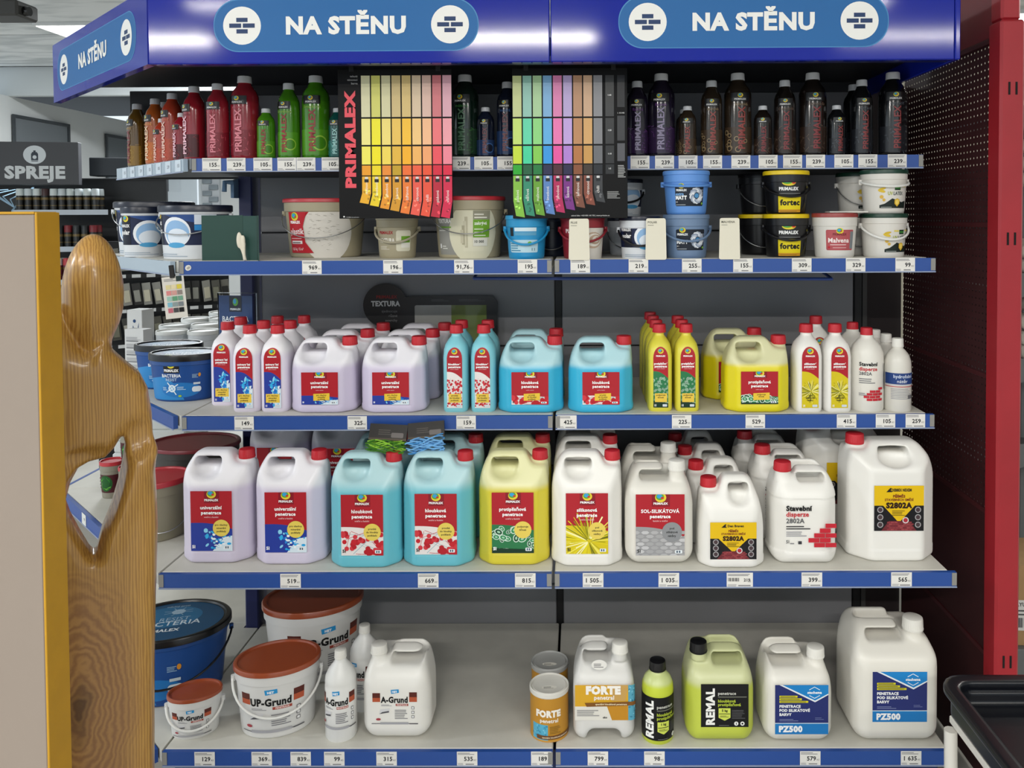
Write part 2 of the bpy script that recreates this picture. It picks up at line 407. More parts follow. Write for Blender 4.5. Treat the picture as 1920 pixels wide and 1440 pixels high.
# ================================================================== RED PARTITION ON THE RIGHT
red_m = mat('red_lacquer', '#a01f29', .42, noise=.06, nscale=8)
def perforated():
    M = mat('red_perforated', '#3a1417', .6); nt = M.node_tree; b = nt.nodes['Principled BSDF']; out = nt.nodes['Material Output']
    tc = nt.nodes.new('ShaderNodeTexCoord'); sp = nt.nodes.new('ShaderNodeSeparateXYZ'); nt.links.new(tc.outputs['Object'], sp.inputs[0])
    def cell(sock):
        a = nt.nodes.new('ShaderNodeMath'); a.operation = 'MULTIPLY'; a.inputs[1].default_value = 1 / .019; nt.links.new(sock, a.inputs[0])
        c = nt.nodes.new('ShaderNodeMath'); c.operation = 'FRACT'; nt.links.new(a.outputs[0], c.inputs[0])
        d = nt.nodes.new('ShaderNodeMath'); d.operation = 'SUBTRACT'; d.inputs[1].default_value = .5; nt.links.new(c.outputs[0], d.inputs[0])
        e = nt.nodes.new('ShaderNodeMath'); e.operation = 'POWER'; e.inputs[1].default_value = 2; nt.links.new(d.outputs[0], e.inputs[0]); return e.outputs[0]
    s = nt.nodes.new('ShaderNodeMath'); s.operation = 'ADD'; nt.links.new(cell(sp.outputs['Y']), s.inputs[0]); nt.links.new(cell(sp.outputs['Z']), s.inputs[1])
    l = nt.nodes.new('ShaderNodeMath'); l.operation = 'LESS_THAN'; l.inputs[1].default_value = .022; nt.links.new(s.outputs[0], l.inputs[0])
    t = nt.nodes.new('ShaderNodeBsdfTransparent'); mx = nt.nodes.new('ShaderNodeMixShader')
    nt.links.new(l.outputs[0], mx.inputs[0]); nt.links.new(b.outputs[0], mx.inputs[1]); nt.links.new(t.outputs[0], mx.inputs[2]); nt.links.new(mx.outputs[0], out.inputs[0])
    return M
XP, YP = 1.135, -.60
rp = thing('partition_panel', 'red steel partition with perforated panels and slotted front post beside the paint shelves', 'partition', (XP, YP, 0))
pm = perforated()
pz = [0, .36, .74, 1.10, 1.50, 1.98]
for a, b in zip(pz[:-1], pz[1:]):
    B().box(.012, .0128, .045, .62, a + .006, b - .006).obj('perforated_panel' if a > .7 else 'solid_panel', pm if a > .7 else mat('red_solid_dark', '#3a1417', .6), rp)
    B().box(.008, .024, .045, .62, b - .006, b + .006).obj('cross_rail', mat('red_rail_dark', '#4a1a1e', .5), rp)
B().box(.012, .018, .045, .62, 1.99, 2.6).obj('upper_panel', mat('red_panel', '#7a2026', .5), rp)
B().bbox(.0, .062, -.02, .045, 0, 2.02, .006).obj('post', red_m, rp)
B().bbox(.005, .055, -.012, .045, 2.02, 2.7, .006).obj('upper_post', red_m, rp)
for z in (.36, 1.45, 1.83):
    for x in (.022, .04): B().box(x - .0025, x + .0025, -.0212, -.0195, z, z + .032).obj('slot', mat('slot_black', '#0a0808', .9), rp)

# ================================================================== SHELVING FRAME
fr = thing('shelving_frame', 'dark shop shelving frame with grey back panels and navy uprights', 'shelving', (0, 0, 0))
grey_m = mat('panel_graphite', '#838488', .38, noise=.05, nscale=3); navy_m = mat('navy_steel', '#232a5c', .45); black_m = mat('black_steel', '#0c0d10', .5)
for x0, x1 in ((-.985, -.012), (.012, .975)):
    zz = [.02, .30, .515, .70, 1.10, 1.48, 1.955]
    for a, b in zip(zz[:-1], zz[1:]): B().bbox(x0, x1, 0, .02, a + .002, b - .002, .003).obj('back_panel', grey_m, fr)
B().box(-.99, 1.0, .021, .027, 0, 1.955).obj('light_block_sheet', black_m, fr)  # added behind the panels to stop light showing through their seams
B().bbox(-1.43, -1.046, .035, .05, 1.66, 1.955, .002).obj('wing_back', mat('wing_dark', '#1a1b1f', .5), fr)
B().bbox(-1.045, -1.0005, -.028, .05, 0, 1.955, .004).obj('upright', navy_m, fr)
B().bbox(-.012, .012, .006, .05, 0, 1.955, .002).obj('upright', black_m, fr)
B().bbox(.978, 1.005, .0, .05, 0, 1.955, .003).obj('upright', black_m, fr)
B().box(1.0055, 1.02, .0, .029, 0, 1.955).obj('edge_strip', mat('strip_grey', '#3c3b3a', .6), fr)
tag(B().bbox(-1.0, 1.0, -.60, -.58, .0, .132, .003).obj('plinth', mat('plinth_navy', '#1d2a58', .5)), 'navy kick plinth under the lowest shelf', 'plinth')
B().box(1.006, 1.144, .03, .04, 0, 1.955).obj('filler_panel', mat('filler_dark', '#241a1b', .7), fr)
bk = mat('bracket_blue', '#7fa3c8', .4)
for z0, z1 in ((ZS[2] + .18, ZS[1] - .036),):
    B().prismx([(-.06, z0), (-.02, z0), (-.02, z1), (-.06, z1 - .01)], -1.056, -1.046).obj('bracket', bk, fr)
    B().tube([(-1.05, -.06, z0 + .05), (-1.068, -.075, z0 + .05), (-1.068, -.08, z0 + .02)], .008).obj('bracket_hook', bk, fr, True)

# ================================================================== SHELVES WITH LABEL RAILS AND PRICE TAGS
board_m = mat('shelf_cream', '#cfcdc4', .55, noise=.05, nscale=12); rail_m = mat('rail_blue', '#244c98', .4)
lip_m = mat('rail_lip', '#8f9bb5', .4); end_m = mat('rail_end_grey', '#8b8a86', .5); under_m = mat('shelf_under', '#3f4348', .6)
RH = .036
TAGS = {1: [(397, '155'), (443, '239'), (493, '105'), (538, '155'), (574, '239'), (621, '105'), (864, '239'), (907, '105'), (950, '155'), (1200, '155'), (1246, '239'), (1290, '105'), (1336, '155'), (1389, '239'), (1440, '105'), (1486, '155'), (1529, '239'), (1582, '105'), (1627, '155'), (1682, '239')],
        2: [(585, '969'), (737, '196'), (870, '91,76'), (989, '195'), (1088, '189'), (1197, '219'), (1297, '255'), (1393, '155'), (1503, '309'), (1604, '329'), (1697, '99')],
        3: [(458, '149'), (670, '325'), (874, '159'), (1063, '425'), (1278, '225'), (1416, '529'), (1587, '415'), (1660, '105'), (1716, '259')],
        4: [(545, '519'), (803, '669'), (985, '815'), (1112, '1 505'), (1254, '1 035'), (1387, '219'), (1522, '399'), (1690, '565')],
        5: [(384, '129'), (491, '369'), (564, '839'), (627, '99'), (725, '315'), (876, '535'), (1015, '189'), (1121, '799'), (1227, '98'), (1519, '579'), (1708, '1 635')]}
RAILY = {1: 307, 2: 499, 3: 792, 4: 1087, 5: 1420}
names = {1: 'top shelf under the blue canopy', 2: 'second shelf holding the paint buckets', 3: 'third shelf holding small bottles and jugs', 4: 'fourth shelf holding the big primer jugs', 5: 'lowest shelf above the floor plinth'}
def price_tag(p, par, x, y, z, seed, w=.052, h=.036, dim=False):
    q = Print(); ink = '#2a2a2e'; q.rect(-w / 2, -h / 2, w / 2, h / 2, '#e6e4df')
    if p == '219' and seed == 4:
        w = .066; q.rect(-w / 2, -h / 2, w / 2, h / 2, '#e6e4df')
        for i in range(11): q.rect(-.03 + i * .0026, -.004, -.03 + i * .0026 + (.0017 if i % 3 else .0009), .005, ink)
        q.text(p, .026, -.004, .0075, ink, 'r')
    else: q.text(p, w * .28, -h * .16, .0105, ink, 'r', .03, fit=w * .7)
    q.text('Kč', w * .32, -h * .16, .004, '#555555', 'l', .01)
    q.micro(-w * .46, h * .28, w * .42, h * .46, 2, '#8a8a8e', .5, seed + 3).micro(-w * .46, -h * .45, -w * .12, -h * .28, 2, '#a0a0a4', .45, seed).micro(-.004, -h * .43, w * .45, -h * .3, 1, '#7c7c80', .5, seed)
    q.build('price_tag', flat(y, x, z), par, PAPER)
SHELF = {}
STK = {(2, 'left'): 353}
for k in range(1, 6):
    for bay, (x0, x1) in (('left', (-.999, -.004)), ('right', (.004, 1.0))):
        s = thing('shelf', 'cream %s with blue price rail, %s bay' % (names[k], bay), 'shelf')
        d, z = D[k], ZS[k]; SHELF[k, bay] = s
        B().bbox(x0, x1, -d + .012, -.002, z - .03, z, .003).obj('board', board_m, s)
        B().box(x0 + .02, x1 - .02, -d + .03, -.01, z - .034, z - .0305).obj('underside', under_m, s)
        e = x1 + (.016 if bay == 'right' else 0)
        B().box(x0, e, -d, -d + .0115, z - RH, z - .001).obj('label_rail', rail_m, s)
        B().box(x0, e, -d - .003, -d - .0002, z - RH - .003, z - RH).obj('rail_lip', lip_m, s)
        for a in (x0, e - .012): B().box(a, a + .012, -d - .0012, -d - .0002, z - RH + .002, z - .002).obj('rail_end', end_m, s)
        if (k, bay) in STK: Print().ell(0, 0, .0085, .0075, '#dcdad4', 14, .5).ell(.001, .0, .0055, .0035, '#a9a59e', 10, .6).build('rail_sticker', flat(-d - .0006, onY(STK[k, bay], 499, -d).x, z - RH / 2), s, PAPER)
        for px, p in TAGS[k]:
            X = onY(px, RAILY[k], -d).x
            if (X < 0) == (bay == 'left'): price_tag(p, s, X, -d - .0006, z - RH / 2, k)
    # corner wing turned away by 45 degrees
    s = thing('corner_shelf', 'angled corner shelf on the left end, %s' % {1: 'highest of the corner shelves', 2: 'carrying navy and white tubs', 3: 'carrying two black-lidded blue tubs', 4: 'carrying the red-lidded beige bucket', 5: 'carrying the biggest blue bucket'}[k], 'shelf')
    d, z = D[k], ZS[k]
    B().prism([(-1.003, -.032), (-1.05, -.03), (-1.05, .0), (-1 - d, 0), (-1.003, -d + .005)], z - .03, z).obj('board', board_m if k > 1 else mat('shelf_grey', '#7d8084', .5), s)
    u = Vector((-.7071, .7071, 0)); nrm = Vector((-.7071, -.7071, 0)); o0 = Vector((-1.003, -d, 0))
    def wpt(t, o, zz): p = o0 + u * t + nrm * o; return (p.x, p.y, zz)
    L = 1.4142 * d
    def wbox(t0, t1, o_0, o_1, z0_, z1_):
        v = [wpt(t, o, zz) for zz in (z0_, z1_) for o in (o_1, o_0) for t in (t0, t1)]
        return B().add(v, [(0, 1, 3, 2), (4, 6, 7, 5), (0, 4, 5, 1), (2, 3, 7, 6), (0, 2, 6, 4), (1, 5, 7, 3)])
    wbox(.02, L, .0, .012, z - RH, z - .001).obj('label_rail', mat('rail_clear', '#a9bccd', .12, coat=.6) if k < 3 else rail_m, s)
    wbox(.02, L, .012, .014, z - RH - .003, z - RH).obj('rail_lip', lip_m, s)
    if k == 1:
        for i in range(7):
            q = Print().rect(-.022, -.016, .022, .016, '#cdd9e4').text(('155', '239', '105')[i % 3], .012, -.004, .009, '#6b7480', 'r')
            t0 = .06 + i * .08; q.build('price_tag', lambda x, y, o, t0=t0: wpt(t0 - x, .0125 + o, z - .019 + y), s, PAPER)
    if k in (4,):
        q = Print().rect(-.022, -.017, .022, .017, '#dcdcd8').text('99', .012, -.004, .009, '#555555', 'r'); q.build('price_tag', lambda x, y, o: wpt(.62 - x, .0125 + o, z - .019 + y), s, PAPER)
    if k > 2:                                               # the run goes on behind the corner
        r = thing('side_shelf', 'shelf running back behind the corner unit, %s' % {3: 'crowded with white tubs', 4: 'level with the red-lidded bucket', 5: 'nearest the floor'}[k], 'shelf')
        B().bbox(-1 - d, -1.05, .003, 1.1, z - .03, z, .003).obj('board', board_m, r)
        B().box(-1.012 - d, -1.0005 - d, .003, 1.1, z - RH, z - .001).obj('label_rail', rail_m, r)
hb = thing('hook_rail', 'thin blue hanging rail under the second shelf', 'rail', (0, 0, 0))
a = onY(888, 522, -.46); b = onY(1560, 523, -.46)
B().tube([a, b], .0045).obj('bar', mat('rail_navy', '#27407e', .4), hb, True)
for p in (a, b): B().tube([p, p + Vector((0, .12, ZS[2] - .042 - p.z))], .004).obj('arm', MATS['rail_navy'], hb, True)

# ================================================================== CANOPY
cn = thing('sign_canopy', 'glossy blue canopy with three white-lettered signs above the shelves', 'sign')
can_m = mat('canopy_blue', '#16279a', .08, spec=.35, bump=.006, bscale=420)
for x0, x1 in ((-1.0, -.0012), (.0012, 1.0)): B().bbox(x0, x1, -DC, -DC + .02, ZC, ZCT, .0025).obj('front_panel', can_m, cn)
B().bbox(1.0012, 1.015, -DC, -.02, ZC, ZCT, .0025).obj('end_panel', can_m, cn)
o0 = Vector((-1.0012, -DC, 0)); u = Vector((-.7071, .7071, 0)); nrm = Vector((-.7071, -.7071, 0)); LW = 1.4142 * DC - .002
def cw(t, o, z): p = o0 + u * t + nrm * o; return (p.x, p.y, z)
v = [cw(t, o, z) for z in (ZC, ZCT) for o in (0, -.02) for t in (0, LW)]
B().add(v, [(0, 1, 3, 2), (4, 6, 7, 5), (0, 4, 5, 1), (2, 3, 7, 6), (0, 2, 6, 4), (1, 5, 7, 3)]).obj('wing_panel', can_m, cn)
B().prism([(.998, -DC + .021), (.998, -.02), (-1.0, -.02), (-1.05, 0), (-1 - DC + .03, 0), (-1.008, -DC + .022)], ZC + .05, ZC + .065).obj('canopy_board', mat('canopy_inside', '#16181f', .5), cn)
B().box(-.999, 1.0, -.019, -.003, ZC + .02, ZC + .064).obj('light_block_lip', mat('canopy_inside'), cn)  # added strip that stops light leaking between canopy board and back panels
B().bbox(-1.0, 1.0, -DC + .021, -DC + .05, ZC + .002, ZC + .02, .002).obj('lower_flange', mat('canopy_navy', '#182056', .35), cn)
def brick_icon(q, x, y, r):
    q.ell(x, y, r, r, '#f1f0ec', 36); n = '#1f3a66'; w, h, g = r * .60, r * .225, r * .075
    q.rect(x - w / 2, y + h * .5 + g, x + w / 2, y + h * 1.5 + g, n).rect(x - w / 2, y - h * 1.5 - g, x + w / 2, y - h * .5 - g, n)
    q.rect(x - w - g, y - h / 2, x - g * .6, y + h / 2, n).rect(x + g * .6, y - h / 2, x + w + g, y + h / 2, n)
def sign(mapper, w, h, r, cdx, th, tw):
    q = Print(); q.rrect(-w / 2 - .002, -h / 2 - .002, w / 2 + .002, h / 2 + .002, h * .49, '#4d8fc0', 12).rrect(-w / 2, -h / 2, w / 2, h / 2, h * .49, '#1a64a4', 12)
    brick_icon(q, -cdx, 0, r); brick_icon(q, cdx, 0, r)
    v_, f_, ww = glyphs('NA STĚNU', .05); k = tw / (ww * th / .7)
    q.text('NA STĚNU', 0, -th / 2, th, '#f1f0ec', 'c', .05, sx=k)
    return q.build('sign_plate', mapper, cn, PRINT)
for (pl, pr, c1, c2, cy, t0, t1) in ((402, 896, 454, 844, 47, 540, 765), (1161, 1665, 1214, 1611, 40, 1300, 1529)):
    a = onY(pl, cy, -DC); b = onY(pr, cy, -DC); c = (a + b) / 2
    sign(flat(-DC, c.x, c.z), b.x - a.x, .126, .047, (onY(c2, cy, -DC).x - onY(c1, cy, -DC).x) / 2, .040, onY(t1, cy, -DC).x - onY(t0, cy, -DC).x)
def onWing(px, py):
    d_ = ray(px, py); n_ = Vector((-.7071, -.7071, 0)); t = (o0 - CAM).dot(n_) / d_.dot(n_); p = CAM + d_ * t; return (p - o0).dot(u), p.z
t1, z1 = onWing(120, 132); t2, z2 = onWing(237, 68); tm, zm = (t1 + t2) / 2, (z1 + z2) / 2
ta, _ = onWing(149, 105); tb, _ = onWing(202, 95)
sign(lambda x, y, o: cw(tm - x, o, zm + y), (t1 - t2) + .155, .126, .047, (t1 - t2) / 2, .040, ta - tb)

# ================================================================== PRODUCT KITS
# ---- label artwork
RED, DRED = '#b0202c', '#8a1a28'
def logo(q, x, y, r):
    q.ell(x, y, r * 1.15, r, '#e9d03a', 18).ell(x - r * .15, y + r * .15, r * .85, r * .7, '#5aa63c', 16).ell(x - r * .25, y + r * .25, r * .55, r * .45, '#3aa0d8', 14).ell(x + r * .35, y - r * .1, r * .35, r * .25, '#c8382c', 10)
def curved_top(x0, x1, y0, ya, yb, bulge=.0, n=10):
    return [(x0, y0), (x1, y0)] + [(x1 + (x0 - x1) * i / n, ya + (yb - ya) * (i / n) + bulge * math.sin(PI * i / n)) for i in range(n + 1)]
def art(q, style, x0, y0, x1, y1, R):
    w, h = x1 - x0, y1 - y0; dn = max(1, h / w)
    if style == 'univ':
        q.poly(curved_top(x0, x1, y0, y1 - h * .22, y1, h * .08), '#2a3f9e')
        for i in range(int(34 * dn)): q.ell(x0 + w * R.uniform(.34, .85), y0 + h * R.uniform(.12, .8), w * R.uniform(.015, .07), h * R.uniform(.02, .08), R.choice(['#1e6fd0', '#38b4ea', '#2f8fe0', '#8fd8f5']), 10, R.uniform(0, 3))
        q.poly([(x0 + w * .52, y0), (x1, y0), (x1, y0 + h * .55), (x0 + w * .82, y0 + h * .5), (x0 + w * .68, y0 + h * .28)], '#dcebf5')
        for i in range(int(22 * dn)): q.ell(x0 + w * R.uniform(.5, .95), y0 + h * R.uniform(.06, .6), w * R.uniform(.015, .055), h * R.uniform(.02, .05), R.choice(['#f4f8fb', '#7fcdf0', '#29a6e4', '#e6f3fa']), 10)
    elif style == 'hloub':
        q.poly(curved_top(x0, x1, y0, y1 - h * .2, y1, h * .06), '#ece6e4')
        for i in range(16):
            a = (x0 + w * R.random(), y0 + h * R.uniform(0, .85)); b = (x0 + w * R.random(), y0 + h * R.uniform(0, .85)); q.line(*a, *b, w * .012, R.choice(['#8fb8c4', '#d05058', '#b9c9ce']))
        for i in range(int(34 * dn)):
            r = w * R.uniform(.04, .085); q.ell(x0 + w * R.random(), y0 + h * R.uniform(.02, .78), r, r, R.choice(['#c8232f', '#d63a44', '#b81d2a']), 12)
    elif style == 'proti':
        q.poly(curved_top(x0, x1, y0, y1 - h * .2, y1, h * .06), '#2d7a4c')
        for i in range(int(26 * dn)):
            x, y, r, a = x0 + w * R.random(), y0 + h * R.uniform(0, .86), w * R.uniform(.05, .11), R.uniform(0, 3)
            q.ell(x, y, r, r * .75, '#d5eadb', 12, a).ell(x, y, r * .8, r * .56, R.choice(['#1c5a37', '#2f8a55', '#174a30']), 12, a).ell(x, y, r * .4, r * .25, '#a8d3b4', 8, a)
        q.poly([(x0, y0), (x1, y0), (x1, y0 + h * .12), (x0, y0 + h * .18)], '#133524')
    elif style == 'silik':
        q.poly(curved_top(x0, x1, y0, y1 - h * .2, y1, h * .06), '#d9c51c')
        cx, cy = x0 + w * .55, y0 + h * .45
        for i in range(int(70 * dn)):
            a = R.uniform(0, 2 * PI); l = w * R.uniform(.35, .75); q.line(cx + .1 * l * math.cos(a), cy + .1 * l * math.sin(a), cx + l * math.cos(a), cy + l * math.sin(a), w * R.uniform(.012, .035), R.choice(['#f2e75c', '#fbf6b4', '#8d8a14', '#b9ad14', '#e8d820', '#6d6d10']))
    elif style == 'sol':
        q.poly(curved_top(x0, x1, y0, y1 - h * .35, y1, h * .1), '#9b9b9d')
        for r in range(7):
            for c in range(6): q.ell(x0 + w * (c + .5 * (r % 2)) / 5.2, y0 + h * r / 7.5, w * .085, h * .065, R.choice(['#b4b4b6', '#c6c6c8', '#a8a8aa']), 6)
def primer_label(w, h, style, l1, l2, vol, badge, tiny='vnitřní a fasádní', seed=3, bs=None):
    R = random.Random(seed); q = Print((-w / 2, 0, w / 2, h))
    q.rect(-w / 2, 0, w / 2, h, RED).rect(-w * .17, h * .80, w * .2, h, DRED)
    split = .47 if vol == '5l' else .28
    art(q, style, -w / 2, 0, w / 2, h * split, R)
    logo(q, w * .01, h * .95, w * .1)
    q.text('PRIMALEX', w * .01, h * .835, h * .034 if vol == '5l' else h * .048, '#ffffff', 'c', .04, fit=w * .44)
    th = h * (.055 if vol == '5l' else .085)
    fx = w * .92 if len(l1) > 12 else w * .72
    y1 = h * (.70 if vol == '5l' else .64); y2 = h * (.615 if vol == '5l' else .52)
    q.text(l1, 0, y1, th, '#ffffff', 'c', .03, fit=fx); q.text(l2, 0, y2, th, '#ffffff', 'c', .035, fit=w * .7)
    q.text(tiny, 0, y2 - h * (.06 if vol == '5l' else .085), h * .026, '#f2c9cb', 'c', .01, fit=w * .6)
    if vol == '5l':
        bx, by, br = w * .24, h * .385, w * .205
        q.ell(bx, by, br, br, '#e8cf5e' if style != 'sol' else '#8d8f92', 24)
        for i, t in enumerate(badge): q.text(t, bx, by + br * (.28 - i * .38), br * .2, '#1c1c1c', 'c', .03, fit=br * 1.75)
    else:
        bx, by = w * .05, h * .12
        q.polys([[(bx - w * .22, by), (bx + w * .22, by + h * .02), (bx + w * .22, by + h * .235), (bx - w * .22, by + h * .215)]], '#ecc63e')
        for i, t in enumerate(badge): q.text(t, bx, by + h * (.155 - i * .062), h * .042, '#1c1c1c', 'c', .03, fit=w * .4)
    q.text(vol, -w * .47, h * .05, h * .05, '#ffffff' if style in ('univ', 'proti') else '#1d1d1d', 'l', .04)
    q.rrect(w * .3, h * .035, w * .45, h * .09, h * .012, '#e8eef2').rect(w * .33, h * .045, w * .36, h * .08, '#41566a').rect(w * .38, h * .045, w * .41, h * .08, '#41566a')
    return q
def bottle_label(w, h, style, l1, l2, badge, vol='1l', seed=5):
    """narrow label with a rounded arch at the top"""
    R = random.Random(seed); q = Print((-w / 2, 0, w / 2, h)); n = 12
    arch = [(w / 2 * math.cos(PI * i / n), h * .82 + h * .18 * math.sin(PI * i / n)) for i in range(n + 1)]
    q.polys([[(-w / 2, 0), (w / 2, 0)] + arch], RED)
    art(q, style, -w / 2, 0, w / 2, h * .60, R)
    logo(q, 0, h * .93, w * .17)
    q.text('PRIMALEX', 0, h * .84, h * .02, '#fff', 'c', .05, fit=w * .7) if False else q.text('PRIMALEX', 0, h * .84, h * .022, '#ffffff', 'c', .05, fit=w * .7)
    q.text(l1, 0, h * .71, h * .032, '#ffffff', 'c', .05, fit=w * .9); q.text(l2, 0, h * .665, h * .032, '#ffffff', 'c', .06, fit=w * .9)
    q.text('vnitřní a fasádní', 0, h * .635, h * .015, '#f0c0c4', 'c', .01, fit=w * .7)
    if style != 'silik': q.rect(-w * .4, h * .09, w * .42, h * .235, '#ecc84a')
    for i, t in enumerate(badge): q.text(t, 0, h * (.195 - i * .04), h * .024, '#1c1c1c', 'c', .03, fit=w * .72)
    q.text(vol, -w * .42, h * .02, h * .035, '#ffffff', 'l', .03)
    q.rrect(w * .12, h * .015, w * .42, h * .055, h * .008, '#d5dde3')
    return q

# ---- caps
def cap_mesh(r, h, n=30):
    b = B(); secs = []
    prof = [(0, 1.0), (h * .12, 1.04), (h * .14, 1.0), (h * .82, .97), (h * .95, .93), (h, .82)]
    k0 = 0
    for z, s in prof:
        for j in range(n * 2):
            q = PI * j / n; rr = r * s * (1 - (.035 if j % 2 and 0 < z < h * .9 else 0)); b.v.append((rr * math.cos(q), rr * math.sin(q), z))
    N = n * 2
    for i in range(len(prof) - 1):
        for j in range(N): b.f.append((i * N + j, i * N + (j + 1) % N, (i + 1) * N + (j + 1) % N, (i + 1) * N + j))
    b.f.append(tuple(range(N - 1, -1, -1))); b.f.append(tuple((len(prof) - 1) * N + j for j in range(N)))
    return b.mesh('cap', True, 35)
cap_red = mat('cap_red', '#c22430', .35); cap_white = mat('cap_white', '#e9e7e0', .35); cap_black = mat('cap_black', '#131316', .3)
# ---- jugs
def jugA(Wd, Dp, H, z1=.68, t=.020, hole=(-.16, .885, .20, .045), zl=.79, xl=.17, xr=(.10, .26), zn=.875, xn=.315, rn=.0185, c=.03, mir=1, nz=.012, kf=.010):
    """primer jug: chamfered body, roof-like shoulder, slot handle, neck on one side"""
    hw, hd = Wd / 2, Dp / 2
    def f(x, y, z):
        x = x * mir; ax, ay = np.abs(x), np.abs(y)
        low = np.where(z < H * .105, 0, .0016)
        d = smax(ax - hw + low, ay - hd + low, .012); d = smax(d, (ax + ay - (hw + hd - c)) * .7071, .009)
        d = smax(d, -z, .012); d = smax(d, z - H, .014)
        nyz = np.array([H - H * z1, hd - t]); nyz = nyz / np.linalg.norm(nyz)
        d = smax(d, (ay - hd) * nyz[0] + (z - H * z1) * nyz[1], kf)
        nl = np.array([H - H * zl, xl * Wd]); nl = nl / np.linalg.norm(nl)
        d = smax(d, (-x - hw) * nl[0] + (z - H * zl) * nl[1], .020)
        nr = np.array([H - H * zl, .1 * Wd]); nr /= np.linalg.norm(nr); d = smax(d, (x - hw) * nr[0] + (z - H * (zl + .06)) * nr[1], .02)
        x0, x1 = xr[0] * Wd, xr[1] * Wd; n2 = np.array([H * (1 - zn), x1 - x0]); n2 = n2 / np.linalg.norm(n2)
        sl = -((x - x0) * n2[0] + (z - H) * n2[1]); R = smax(zn * H - z, sl, .012); d = smax(d, -R, .010)
        hx, hz, hhx, hhz = hole
        d = smax(d, -rbox2(x, z, (hx * Wd, hz * H), (hhx * Wd, hhz * H), hhz * H * .85), .004)
        e = np.sqrt(((x - hx * Wd) / (hhx * Wd * 1.1)) ** 2 + ((y + t + .036) / .036) ** 2 + ((z - hz * H + .012) / .028) ** 2)
        d = smax(d, -(e - 1) * .022, .008)
        cy = smax(np.sqrt((x - xn * Wd) ** 2 + y ** 2) - rn, np.abs(z - zn * H + .01) - .01 - nz, .004); d = smin(d, cy, .014)
        return d
    return sdfmesh('jug', f, (-hw, -hd, 0), (hw, hd, H + .005), .0036), (xn * Wd * mir, 0, zn * H + nz - .004), rn
def jugB(Wd, Dp, H, r=.03, s=(.055, .06), well=(-.05, -.02, .065, .034, .034), bar=.0105, neck=(.33, -.2, .019), dip=.03, c=0.0, feet=False, ridge=0.0, ledge=None):
    """stackable canister: rounded box, sloped front shoulder, carry bar over a well, neck in a dip"""
    hw, hd = Wd / 2, Dp / 2; xn, yn, rn = neck[0] * Wd, neck[1] * Dp, neck[2]; sg = 1 if xn > 0 else -1
    def f(x, y, z):
        d = rbox(x, y, z, (0, 0, H / 2), (hw, hd, H / 2), r)
        if c: d = smax(d, (np.abs(x) + np.abs(y) - (hw + hd - c)) * .7071, .014)
        n_ = np.array([s[1], s[0]]); n_ = n_ / np.linalg.norm(n_)
        d = smax(d, (-y - hd) * n_[1] + (z - H + s[1]) * n_[0] if False else ((-y - (hd - s[0])) * s[1] + (z - H) * s[0]) / math.hypot(*s), .02)
        d = smax(d, ((np.abs(x) - (hw - .03)) * .06 + (z - H) * .03) / math.hypot(.06, .03), .02)
        if ledge: d = d + .0022 * (z > ledge[0] * H) * (z < ledge[1] * H)
        wx, wy, whx, why, wdp = well
        if dip:
            q = smax(H - dip - z, (abs(xn) - rn - .012) - sg * x, .01); d = smax(d, -q, .016)
        by = -hd + s[0] + .010                            # the carry bar: slot in front, finger well behind
        d = smax(d, -rbox(x, y, z, (wx * Wd, by + .036, H), (whx + .004, .023, .040), .018), .010)
        zs_ = H - .0255; d = smax(d, -smax(rbox2(x, z, (wx * Wd, zs_), (whx, .0105), .010), y - by - .02, .004), .006)
        zt = H - dip; cy = smax(np.sqrt((x - xn) ** 2 + (y - yn) ** 2) - rn, np.abs(z - zt) - .012, .004); d = smin(d, cy, .01)
        if feet: d = smax(d, -smax(rbox2(x, z, (0, 0), (Wd * .27, .034), .02), -(z + 1), .01), .012)
        return d
    return sdfmesh('jug', f, (-hw, -hd, 0), (hw, hd, H + .012), .0038), (xn, yn, H - dip + .009), rn
SHAPES = {}
SHAPES['p5'] = (jugA(.186, .135, .285, c=.036, hole=(-.12, .908, .19, .042), xr=(.16, .27), zn=.885, xn=.365, rn=.0180), .186, .135, .285)
SHAPES['p3'] = (jugA(.18, .13, .200, z1=.60, zl=.70, xl=.18, hole=(-.13, .868, .19, .060), xr=(.15, .27), zn=.85, xn=.365, rn=.0180, t=.02, c=.034), .18, .13, .200)
SHAPES['den3'] = (jugA(.172, .13, .226, z1=.60, zl=.60, xl=.20, hole=(-.11, .875, .155, .05), zn=.82, xn=.31, xr=(.10, .2), mir=-1, c=.03, t=.02), .172, .13, .226)
SHAPES['ten'] = (jugA(.232, .185, .300, z1=.80, zl=.80, xl=.16, hole=(-.02, .93, .17, .028), zn=.93, xn=.345, xr=(.2, .27), mir=-1, c=.05, t=.03, rn=.021), .232, .185, .300)
SHAPES['stav5'] = (jugB(.176, .145, .243, .03, (.05, .07), (.10, -.028, .036, .026, .03), neck=(-.30, -.16, .0195), dip=.018, c=.036, ledge=(.14, .70)), .176, .145, .243)
SHAPES['sol5'] = (jugB(.176, .145, .25, .038, (.06, .06), (-.05, -.028, .042, .028, .032), neck=(.27, -.20, .019), dip=.02, c=.02), .176, .145, .25)
SHAPES['agr'] = (jugB(.178, .14, .226, .042, (.06, .06), (.14, -.03, .042, .024, .03), neck=(-.28, -.18, .0185), dip=.02), .178, .14, .226)
SHAPES['forte'] = (jugB(.160, .14, .228, .03, (.06, .075), (-.10, -.03, .038, .028, .045), neck=(.27, -.22, .018), dip=.018, feet=True), .160, .14, .228)
SHAPES['remal'] = (jugB(.178, .15, .226, .034, (.065, .06), (.12, -.035, .04, .024, .03), neck=(-.30, -.22, .0195), dip=.012, c=.025), .178, .15, .226)
